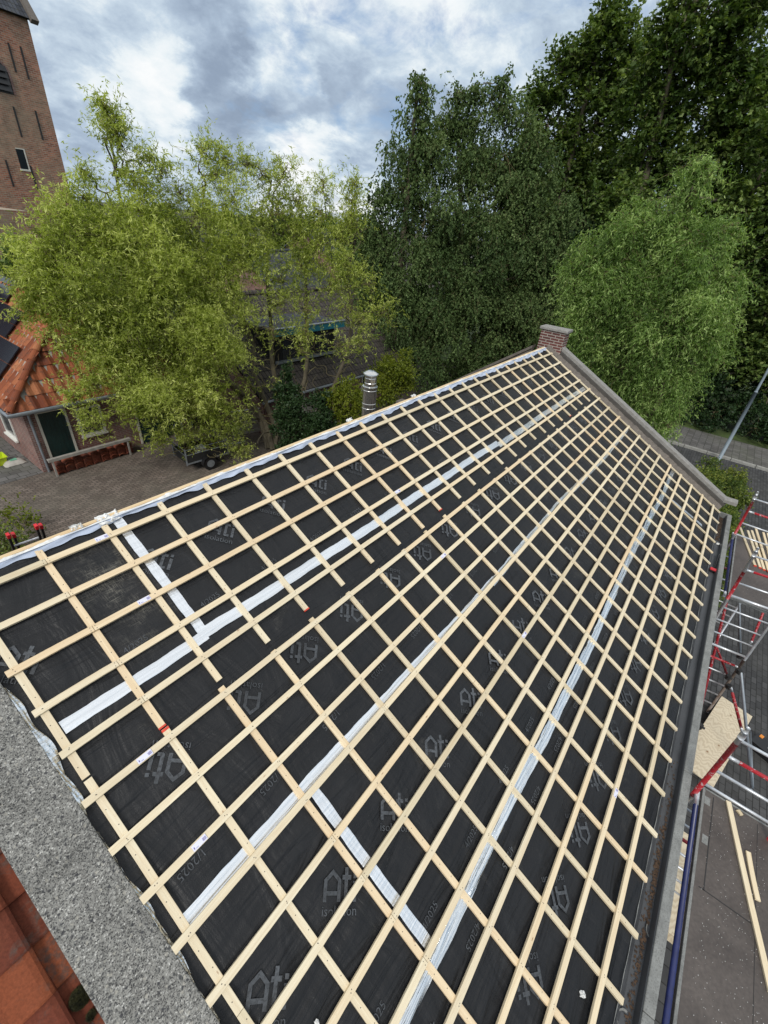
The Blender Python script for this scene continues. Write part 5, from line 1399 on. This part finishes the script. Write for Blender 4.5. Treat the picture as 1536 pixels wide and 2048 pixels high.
def foliage(blobs, dens, g, length, steps, per, LL, LW, droop, curl, sub=9, subr=0.42, up=0.25, outward=0.9, leafdroop=0.0, inner=0.35, flat=0.0, tonev=0.13):
    """blobs: (centre, radius, weight). returns leaf quads, tints and twig polylines"""
    V = []; TT = []; TW = []; centers = []
    for c, r, wgt in blobs:
        k = max(3, int(sub * wgt ** 0.3))
        d = nrm(g.normal(size=(k, 3))); q = g.uniform(0.45, 1.0, (k, 1))
        cc = c + d * q * r * np.array([1, 1, 0.95]); rs = r * subr * g.uniform(0.6, 1.25, k)
        for ci, ri in zip(cc, rs):
            centers.append((c, ci))
            n = max(4, int(dens * wgt * ri * ri * g.uniform(0.7, 1.2)))
            pts, ds = shoots(ci, ri, n, length, steps, g, droop, curl, outward, up, inner)
            tone = g.normal(0.46, tonev) + 0.10 * np.clip((ci[2] - c[2]) / np.mean(r), -1, 1)  # random tone, with lit tops and shaded undersides painted into the leaf colour
            idx = g.integers(0, steps, (n, per)); fr_ = g.random((n, per, 1))
            rows = np.arange(n)[:, None]
            P = pts[rows, idx] * (1 - fr_) + pts[rows, idx + 1] * fr_
            D = nrm(ds[rows, idx] * 0.7 + g.normal(size=(n, per, 3)) * 0.75 + np.array([0, 0, -leafdroop]))
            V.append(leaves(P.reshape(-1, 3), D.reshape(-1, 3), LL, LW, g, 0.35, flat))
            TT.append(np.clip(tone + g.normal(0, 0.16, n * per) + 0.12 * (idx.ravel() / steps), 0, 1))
            TW.append(pts[: max(1, n // 5)])
    return np.concatenate(V), np.concatenate(TT), TW, centers
def tubes_fast(lines, r0, r1, name, m, parent, world, sides=3):
    """lines: list of (n, k, 3) arrays of equal k"""
    inv = np.array(world.inverted()); allv = []; allf = []; off = 0
    for A in lines:
        n, k, _ = A.shape
        if n == 0: continue
        d = nrm(np.gradient(A, axis=1)); up = np.array([0.3, 0.2, 0.93]); a = nrm(np.cross(d, up)); b_ = np.cross(d, a)
        rad = np.linspace(r0, r1, k)[None, :, None, None]
        ang = np.arange(sides) * 2 * math.pi / sides
        ring = a[:, :, None, :] * np.cos(ang)[None, None, :, None] + b_[:, :, None, :] * np.sin(ang)[None, None, :, None]
        V = A[:, :, None, :] + ring * rad
        allv.append(V.reshape(-1, 3))
        base = off + (np.arange(n) * k * sides)[:, None, None] + (np.arange(k - 1) * sides)[None, :, None]
        s = np.arange(sides)[None, None, :]; s2 = (s + 1) % sides
        allf.append(np.stack([base + s, base + s2, base + sides + s2, base + sides + s], -1).reshape(-1, 4))
        off += n * k * sides
    V = np.concatenate(allv) @ inv[:3, :3].T + inv[:3, 3]; Fc = np.concatenate(allf).astype(np.int32)
    me = bpy.data.meshes.new(name); me.vertices.add(len(V)); me.vertices.foreach_set('co', V.astype(np.float32).ravel())
    me.loops.add(Fc.size); me.loops.foreach_set('vertex_index', Fc.ravel()); me.polygons.add(len(Fc))
    me.polygons.foreach_set('loop_start', np.arange(0, Fc.size, 4, dtype=np.int32)); me.polygons.foreach_set('loop_total', np.full(len(Fc), 4, dtype=np.int32))
    me.polygons.foreach_set('use_smooth', np.ones(len(Fc), dtype=bool))
    me.materials.append(MATS[m]); me.update(calc_edges=True)
    o = bpy.data.objects.new(name, me); link(o, parent, world); return o
def wiggle(p, q, k, amp, g):
    t_ = np.linspace(0, 1, k)[:, None]; A = p + (q - p) * t_
    w_ = np.cumsum(g.normal(size=(k, 3)), 0); w_ -= t_ * w_[-1]; w_ *= amp / (np.abs(w_).max() + 1e-6)
    return A + w_ * np.sin(np.pi * t_) ** 0.5 + np.array([0, 0, 1]) * (np.sin(math.pi * t_) * np.linalg.norm(q - p) * 0.06)
def px_blobs(lst, dist_fn, squash=1.0):
    out = []
    for e in lst:
        px, py, pr = e[:3]; wgt = e[3] if len(e) > 3 else 1.0; dd = e[4] if len(e) > 4 else 0.0
        d = dist_fn(px, py) + dd; c = at_d(px, py, d)
        cosang = F / math.sqrt(F * F + (px - 768) ** 2 + (py - 1024) ** 2)
        out.append((c, pr * d / F * cosang ** 1.2, wgt))
    return out
def tree(name, label, cat, stems, blobs, leaf_m, g, dens, length, steps, per, LL, LW, droop, curl, sub=9, subr=0.42, up=0.25, outward=0.9,
         leafdroop=0.0, twig_r=0.006, limb_r=0.05, wig=0.25, group=None, bark='bark_grey', limb_sub=True, twig_m='bark_twig', trunk_r=0.2, inner=0.35, base_only=False, flat=0.0, tonev=0.13):
    """stems: list of polylines from the ground; limbs run from the nearest stem to every clump"""
    base = stems[0][0]
    t = thing(name, label, cat, (base[0], base[1], GZ), group)
    wm = WM[t.name]
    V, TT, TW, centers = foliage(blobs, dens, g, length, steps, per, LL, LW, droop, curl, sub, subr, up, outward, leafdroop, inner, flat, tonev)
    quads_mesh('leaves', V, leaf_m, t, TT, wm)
    b = MB()
    for st in stems:
        n = len(st); b.tube([np.array(p) for p in st], list(np.linspace(trunk_r, trunk_r * 0.35, n)), 10)
    b.build('trunk', bark, t, wm, smooth=True)
    spts = np.array([p for st in stems for p in st[1:]])
    L1 = []; L2 = []
    for c, r, w_ in blobs:
        dd = np.linalg.norm(spts - c, axis=1) + 1.2 * np.maximum(0, spts[:, 2] - c[2] + 0.3)
        s = spts[np.argmin(dd)]; L1.append(wiggle(s, c, 14, wig, g))
    tubes_fast([np.stack(L1)], limb_r, limb_r * 0.35, 'limbs', bark, t, wm, 6)
    if limb_sub:
        for c, ci in centers: L2.append(wiggle(c, ci, 8, wig * 0.5, g))
        tubes_fast([np.stack(L2)], limb_r * 0.36, limb_r * 0.12, 'branches', twig_m, t, wm, 4)
    tubes_fast(TW, twig_r, twig_r * 0.4, 'twigs', twig_m, t, wm, 3)
    return t, len(V)
NL = 0
# ---- tall corkscrew willow
g = np.random.default_rng(1)
def d1(px, py): return 17.4 - 0.0022 * (560 - px) * (1 if px < 560 else 0.2) + max(0, 420 - py) * 0.002
W1 = [(110, 540, 75), (80, 500, 45, .8), (175, 470, 75), (55, 575, 32, .7), (120, 610, 55), (230, 600, 95, 1.1, -.6), (290, 500, 90, 1.1), (330, 640, 95, 1.1, -.8), (250, 715, 72, 1, -.6),
      (310, 780, 72, 1, -.8), (385, 790, 65, .9, -.6), (430, 700, 75, .8, -.4), (420, 570, 85), (385, 450, 62), (280, 420, 50, .8), (270, 360, 46, 1), (240, 290, 38, 1), (218, 238, 22, .6), (212, 215, 12, .4), (228, 262, 24, .6), (325, 345, 34, .7), (360, 385, 48, .8),
      (430, 350, 36, 1), (405, 305, 24, .9), (450, 320, 20, .8), (470, 400, 55, .8), (525, 350, 38, 1), (565, 345, 32, 1.1), (490, 330, 20, .9), (552, 430, 50, .8), (505, 480, 65, .8), (590, 400, 24, .7), (640, 425, 32, .8), (645, 380, 28, 1), (704, 400, 18, .5), (708, 370, 12, .4), (700, 430, 20, .5), (700, 450, 30, .4),
      (690, 530, 42, .6), (735, 570, 36, .6), (765, 625, 28, .7), (700, 620, 40, .5), (640, 530, 42, .5), (610, 620, 34, .4), (560, 560, 50, .7), (450, 840, 45, .7, -.6), (385, 860, 36, .7, -.6), (320, 880, 26, .7, -.6), (240, 800, 34, .7, -.6),
      (190, 770, 20, .5, -.8), (500, 770, 40, .4), (165, 395, 32, .6), (170, 350, 10, .5), (600, 700, 34, .3), (680, 690, 34, .35), (545, 660, 40, .3), (160, 530, 60), (210, 520, 50), (60, 620, 18, .5), (150, 790, 16, .4, -.8), (440, 620, 60, .8),
      (725, 690, 24, .5), (480, 900, 20, .6, -.5), (300, 320, 18, .4), (120, 430, 36, .6), (360, 700, 60, 1, -.6), (300, 570, 60, 1, -.6), (470, 520, 50, .8), (590, 470, 34, .8), (640, 480, 36, .9), (600, 530, 36, .8), (680, 480, 26, .8), (560, 610, 30, .7), (660, 570, 36, .7), (200, 700, 46, 1, -.6), (170, 650, 44, 1, -.6), (190, 845, 26, .8, -.8), (90, 610, 34, .9, -.3), (130, 690, 22, .6, -.6), (240, 640, 60, 1, -.8), (720, 640, 28, .6), (610, 660, 26, .5)]
W1 = [(e[0], e[1], e[2], (e[3] if len(e) > 3 else 1.0) * (0.50 if e[1] < 430 else 1.0) * (0.5 if e[0] > 480 and e[1] > 540 else 0.8 if e[0] > 480 else 1.0)) + tuple(e[4:]) for e in W1]
B1 = px_blobs(W1, d1)
def gp(px, py, z, dx=0): 
    p = at_z(px, py, z); return p
base = at_z(548, 896, GZ)
def up_line(b0, pts):                          # pts: (px, py) sight points at about the trunk's distance
    out = [b0]; D0 = np.linalg.norm(b0 - CAM)
    for (px, py) in pts: out.append(at_d(px, py, D0 + 0.2))
    return out
stems = [up_line(base, [(542, 860), (530, 800), (512, 740), (498, 690), (485, 630), (460, 560), (430, 490), (400, 430)]),
         up_line(base + np.array([.25, .1, 0]), [(556, 860), (555, 790), (545, 720), (540, 640), (545, 560), (540, 480), (545, 410)]),
         up_line(base + np.array([.5, .3, 0]), [(580, 850), (612, 760), (620, 700), (610, 620), (620, 540), (640, 470)]),
         up_line(base + np.array([.7, .2, 0]), [(600, 860), (660, 790), (690, 720), (700, 640), (700, 560), (704, 500)]),
         up_line(base + np.array([-.15, -.1, 0]), [(530, 850), (490, 790), (440, 740), (380, 690), (320, 620), (270, 540), (245, 430), (235, 350)]),
         up_line(base + np.array([-.2, .1, 0]), [(520, 840), (470, 780), (420, 700), (330, 640), (220, 580), (140, 540)])]
g = np.random.default_rng(3)
stems = [[stems_[0]] + [p + g.normal(0, .07, 3) for p in stems_[1:]] for stems_ in stems]
t_w, n = tree('corkscrew_willow', 'big yellow-green corkscrew willow left of centre, many twisted stems', 'willow tree', stems, B1, 'leaf_willow', g, 680, 0.66, 7, 15, 0.115, 0.026, 0.08, 0.45,
            sub=17, subr=0.245, up=0.45, leafdroop=0.25, tonev=0.18, twig_r=0.005, limb_r=0.032, wig=0.30, trunk_r=0.115, inner=0.2); NL += n
curls = []
for k in range(150):
    st = stems[g.integers(0, len(stems))]; i0 = g.integers(1, max(2, len(st) - 1)); q = st[i0] + (st[min(i0 + 1, len(st) - 1)] - st[i0]) * g.random()
    d = nrm(g.normal(size=3) * np.array([1, 1, .5]) + np.array([0.35, -0.2, 0.3])); pts = [q]
    for i in range(17):
        d = nrm(d + g.normal(size=3) * 0.42 + np.array([0, 0, 0.05])); pts.append(pts[-1] + d * g.uniform(0.07, 0.14))
    curls.append(np.array(pts))
tubes_fast([np.stack(curls)], 0.016, 0.004, 'curly_twigs', 'bark_twig', t_w, WM[t_w.name], 5)
# ---- bright willow on the right
g = np.random.default_rng(2)
W2 = [(1405, 345, 22, .8), (1385, 385, 36), (1360, 430, 48), (1300, 450, 55), (1230, 480, 52), (1180, 530, 48), (1145, 570, 32), (1430, 480, 42), (1450, 460, 22, .6), (1340, 540, 88, 1.2, -.5), (1250, 590, 78, 1.1, -.3), (1425, 590, 55), (1185, 640, 52), (1300, 670, 82, 1.1, -.5),
      (1400, 690, 55), (1240, 730, 62), (1330, 770, 56), (1295, 835, 42), (1180, 710, 45), (1430, 640, 35), (1375, 755, 34, .7), (1330, 850, 22, .7), (1150, 640, 34), (1460, 560, 24), (1350, 640, 70, 1.1, -.8), (1360, 480, 45, 1, -.4), (1395, 350, 14), (1205, 560, 50, 1, -.5), (1270, 520, 60, 1, -.5)]
B2 = px_blobs(W2, lambda x, y: 21.0)
bs = np.array([19.8, 0.1, GZ])
stems = [[bs] + [at_d(px, py, 21.0) for px, py in ((1285, 860), (1290, 780), (1300, 700), (1320, 600), (1350, 500), (1385, 400))],
         [bs + np.array([.3, .2, 0])] + [at_d(px, py, 21.2) for px, py in ((1290, 820), (1260, 740), (1230, 640), (1210, 560))],
         [bs + np.array([.1, -.2, 0])] + [at_d(px, py, 20.8) for px, py in ((1310, 820), (1350, 720), (1400, 620), (1430, 520))]]
_, n = tree('bright_willow', 'fresh bright green willow standing beyond the far gable coping', 'willow tree', stems, B2, 'leaf_willow_green', g, 530, 0.85, 7, 16, 0.140, 0.032, 0.30, 0.35, sub=21, subr=0.21, up=0.25, tonev=0.18,
            leafdroop=0.5, twig_r=0.006, limb_r=0.05, wig=0.35, trunk_r=0.16, inner=0.2); NL += n
# ---- birches, drooping
g = np.random.default_rng(4)
Bi1 = [(836, 165, 12, .8), (838, 200, 26), (836, 245, 40, .8), (822, 305, 52), (870, 310, 40), (800, 370, 60), (780, 440, 60), (760, 520, 55), (735, 470, 26, .8), (800, 560, 72), (790, 640, 72), (830, 710, 66), (765, 690, 34), (850, 440, 75), (870, 560, 80), (720, 520, 24, .6), (745, 600, 40), (880, 640, 70)]
Bi2 = [(912, 190, 20, .8), (950, 185, 16, .7), (1008, 165, 14, .8), (905, 240, 38), (955, 240, 48), (1005, 220, 40), (930, 320, 72), (1010, 310, 78), (1060, 350, 62), (960, 420, 92), (1060, 440, 82), (1110, 430, 50), (1000, 540, 98), (1090, 540, 72), (940, 610, 80), (1030, 650, 82), (1085, 640, 60), (960, 720, 66), (900, 760, 40), (1130, 510, 34), (1050, 240, 30, .6)]
for nm, lst, dd, lb in (('birch', Bi1, 26.5, 'dark drooping birch with a single spire, left of the pair in the centre'), ('birch', Bi2, 28.5, 'broad dark drooping birch with a ragged double top behind the brick chimney')):
    B_ = px_blobs(lst, lambda x, y: dd); cx = np.mean([c for c, r, w_ in B_], 0)
    bs = np.array([cx[0], cx[1], GZ]); top = B_[0][0]
    stems = [[bs, bs * .6 + top * .4 + [0, 0, -1], bs * .3 + top * .7, top]]
    _, n = tree(nm, lb, 'birch tree', stems, B_, 'leaf_birch', g, 210, 0.75, 6, 13, 0.115, 0.085, 0.45, 0.30, sub=17, subr=0.28, up=0.1, leafdroop=0.7, tonev=0.16, limb_r=0.035, wig=0.2, trunk_r=0.2, twig_r=0.007, inner=0.2); NL += n
# ---- tall dark limes at the back right
g = np.random.default_rng(5)
Li1 = [(1215, 35, 26), (1190, 75, 40), (1240, 60, 44), (1130, 140, 38), (1160, 150, 60), (1090, 190, 30), (1230, 150, 74), (1110, 240, 60), (1065, 215, 18, .7), (1190, 250, 80), (1130, 330, 70), (1060, 300, 36), (1200, 360, 76), (1150, 420, 62), (1270, 110, 44), (1090, 400, 50), (1180, 480, 60)]
Li2 = [(1370, 20, 40), (1430, 30, 60), (1500, 10, 70), (1330, 80, 34), (1370, 110, 70), (1460, 120, 85), (1290, 180, 50), (1330, 200, 76), (1420, 230, 90), (1510, 200, 80), (1270, 280, 64), (1360, 320, 80), (1460, 340, 85), (1530, 330, 60), (1280, 380, 60), (1400, 430, 70)]
Li3 = [(1500, 420, 72), (1545, 500, 70), (1500, 540, 64), (1520, 640, 66), (1465, 660, 50), (1480, 720, 50), (1540, 740, 50), (1230, 420, 60), (1450, 500, 50), (1560, 250, 70), (1580, 400, 80)]
Li4 = [(1180, 560, 60), (1130, 640, 60), (1250, 520, 80), (1330, 600, 90), (1420, 700, 80), (1350, 720, 80), (1060, 720, 60), (1210, 680, 90), (1440, 560, 60), (1130, 480, 50), (1040, 780, 40)]
for lst, dd, lb in ((Li1, 38, 'tall dark lime tree rising behind the birches, leftmost of the back row'), (Li2, 34, 'tallest dark lime tree at the top right corner of the photo'),
                    (Li3, 31, 'dark lime tree leaning in from the right edge behind the lamp post'), (Li4, 42, 'shaded lime tree directly behind the bright green willow')):
    B_ = px_blobs(lst, lambda x, y: dd); cx = np.mean([c for c, r, w_ in B_], 0); bs = np.array([cx[0], cx[1], GZ]); top = B_[0][0]
    stems = [[bs, np.array([bs[0], bs[1], bs[2] + 2]), bs * .5 + top * .5, top]]
    _, n = tree('lime_tree', lb, 'lime tree', stems, B_, 'leaf_lime', g, 90 if dd != 42 else 80, 0.9, 5, 14, 0.20, 0.16, 0.05, 0.30, sub=20, subr=0.26, up=0.45, flat=0.55, tonev=0.15, outward=0.8, leafdroop=0.25, limb_r=0.09, wig=0.5, trunk_r=0.35, twig_r=0.010, twig_m='bark_grey', inner=0.2); NL += n
# ---- woodland edge and shrubs along the far pavement
g = np.random.default_rng(6)
def bush(name, label, cat, blobs, leaf_m, dens, LL, LW, g, length=0.35, per=10, group=None, sub=10, up=0.5, droop=0.05, stem_r=0.03):
    c0 = np.mean([c for c, r, w_ in blobs], 0); bs = np.array([c0[0], c0[1], GZ])
    stems = [[bs, np.array([c0[0], c0[1], (c0[2] + GZ) / 2]), c0]]
    return tree(name, label, cat, stems, blobs, leaf_m, g, dens, length, 4, per, LL, LW, droop, 0.35, sub=sub, subr=0.42, up=up, limb_r=stem_r, wig=0.1, trunk_r=stem_r * 2, twig_r=0.004, group=group, inner=0.2)
sh = [(29.6, -8.5, 1.3), (29.4, -6.6, 1.25), (29.6, -4.6, 1.6), (29.4, -2.5, 1.6), (29.8, -0.4, 1.8), (29.6, 1.8, 1.8), (30.0, 4.2, 2.0), (30, 7, 2.2)]
names = ['dark shrub behind the lamp post at the edge of the lawn', 'dark shrub left of the lamp post, beside the far pavement', 'dark bushy undergrowth in the middle of the far pavement edge', 'dark undergrowth right of the bright willow foot',
         'deep shaded undergrowth behind the bright willow foot', 'undergrowth behind the far gable coping', 'undergrowth below the birches behind the chimney', 'undergrowth furthest left behind the ridge']
for (x, y_, r), lb in zip(sh, names):
    bl = [(np.array([x, y_, GZ + r * .55]), r * .75, 1), (np.array([x + .6, y_ + .8, GZ + r * 1.1]), r * .7, 1), (np.array([x + .4, y_ - .8, GZ + r * .9]), r * .6, 1), (np.array([x + 1.5, y_, GZ + r * 1.9]), r * .9, 1)]
    _, n = bush('shrub', lb, 'shrub', bl, 'leaf_ivy', 120, 0.13, 0.10, g, 0.4, 11, 'shrubs along the far pavement'); NL += n
bl = [(np.array([33 + k * 0.4, -16 + k * 3.2, GZ + 4.0 + (k % 3)]), 3.2, 1) for k in range(11)] + [(np.array([34.5 + k * .3, -15 + k * 3.2, GZ + 8.0]), 3.2, 1) for k in range(9)]
V, TT, TW, cen = foliage(bl, 20, g, 1.0, 4, 12, 0.34, 0.27, 0.1, 0.3, sub=12)
o = quads_mesh('woodland', V, 'leaf_ivy', None, TT, T(34, 0, GZ)); tag(o, kind='stuff'); o['label'] = 'dark mass of woodland filling the gap behind the trees on the right'; o['category'] = 'woodland'; NL += len(V)
# ---- clipped hedge at the end of the house
g = np.random.default_rng(8)
bl = []
for k in range(9):
    x = 12.9 + k * 0.82
    for z in (GZ + 0.35, GZ + 1.0): bl.append((np.array([x, -5.75 + 0.1 * math.sin(k * 2.0), z]), 0.55, 1)); bl.append((np.array([x, -5.1, z + .12]), 0.55, .9))
_, n = bush('hedge', 'rounded green and yellow hedge between the far gable and the street', 'hedge', bl, 'leaf_hedge', 1100, 0.066, 0.042, g, 0.22, 10, sub=10); NL += n
# ---- yellow-green shrubs behind the flue
for lst, dd, lb in (([(795, 735, 26), (770, 760, 34), (812, 750, 22), (785, 790, 30), (740, 790, 22)], 19, 'golden green shrub right of the steel flue, in front of the birches'),
                    ([(700, 790, 26), (690, 820, 24), (715, 815, 20), (668, 800, 16), (680, 845, 18)], 17, 'golden green shrub left of the steel flue, under the willow')):
    _, n = bush('golden_shrub', lb, 'shrub', px_blobs(lst, lambda x, y: dd), 'leaf_shrub', 620, 0.075, 0.05, g, 0.3, 11); NL += n
# ---- ivy columns round old trunks
for lst, dd, lb in (([(566, 745, 15, .6), (572, 780, 26), (580, 815, 30), (585, 850, 32), (578, 885, 30)], 17.2, 'thick dark ivy climbing the willow trunk, left of the other ivy clump'),
                    ([(640, 800, 18), (645, 830, 26), (625, 855, 26), (655, 850, 22)], 17.0, 'dark ivy clump between the willow stems and the steel flue')):
    _, n = bush('ivy', lb, 'ivy', px_blobs(lst, lambda x, y: dd), 'leaf_ivy', 900, 0.075, 0.06, g, 0.2, 11); NL += n
# ---- weeds at the ladder foot
g = np.random.default_rng(9)
for lst, lb in (([(10, 1085, 26, 1), (42, 1100, 22, 1), (0, 1110, 26, 1)], 'lush green weeds behind the ridge at the foot of the ladder'), ([(15, 1030, 24, .5), (50, 1045, 18, .4)], 'thin yellow flowering weeds above the ladder caps at the left edge')):
    bl = []
    for px, py, pr, wg in lst:
        p = at_z(px, py, GZ + 0.35); bl.append((p, pr * np.linalg.norm(p - CAM) / F * .8, wg))
    _, n = bush('weeds', lb, 'weeds', bl, 'leaf_shrub' if 'thin' in lb else 'leaf_hedge', 330, 0.09, 0.045, g, 0.4, 9); NL += n
# ---- far trees along the horizon
g = np.random.default_rng(10)
far = [((170, 428, 26), (185, 450, 24), 66), ((40, 520, 26), (60, 560, 26), 30), ((330, 455, 30), (290, 470, 26), 75), ((450, 450, 24), (490, 462, 26), 80), ((560, 452, 22), (590, 462, 22), 78), ((620, 448, 16), (655, 455, 22), 70), ((690, 462, 22), (725, 480, 30), 46), ((710, 540, 34), (735, 600, 40), 40), ((250, 470, 30), (220, 480, 26), 70)]
fl = ['dark tree just right of the church tower on the horizon', 'dark evergreen below the tower at the left edge', 'distant tree behind the left part of the tall willow', 'distant tree behind the middle of the tall willow', 'distant tree right of the willow stems on the horizon',
      'small distant tree above the grey gabled house', 'dark tree between the distant houses and the birch', 'dark tree filling the gap beside the birch, lower down', 'distant tree low behind the tall willow']
for (a_, c_, dd), lb in zip(far, fl):
    B_ = px_blobs([a_, c_, ((a_[0] + c_[0]) / 2, (a_[1] + c_[1]) / 2 + 22, a_[2])], lambda x, y: dd); B_ += [(B_[0][0] + np.array([0, 0, -2.0]), B_[0][1], 1)]
    cx = B_[0][0]; stems = [[np.array([cx[0], cx[1], GZ]), np.array([cx[0], cx[1], cx[2] - .5]), cx]]
    _, n = tree('far_tree', lb, 'tree', stems, B_, 'leaf_lime', g, 55, 0.9, 4, 10, 0.30, 0.24, 0.05, 0.3, sub=10, up=0.4, limb_r=0.08, wig=0.3, trunk_r=0.25, twig_r=0.01, group='trees on the horizon', twig_m='bark_grey'); NL += n
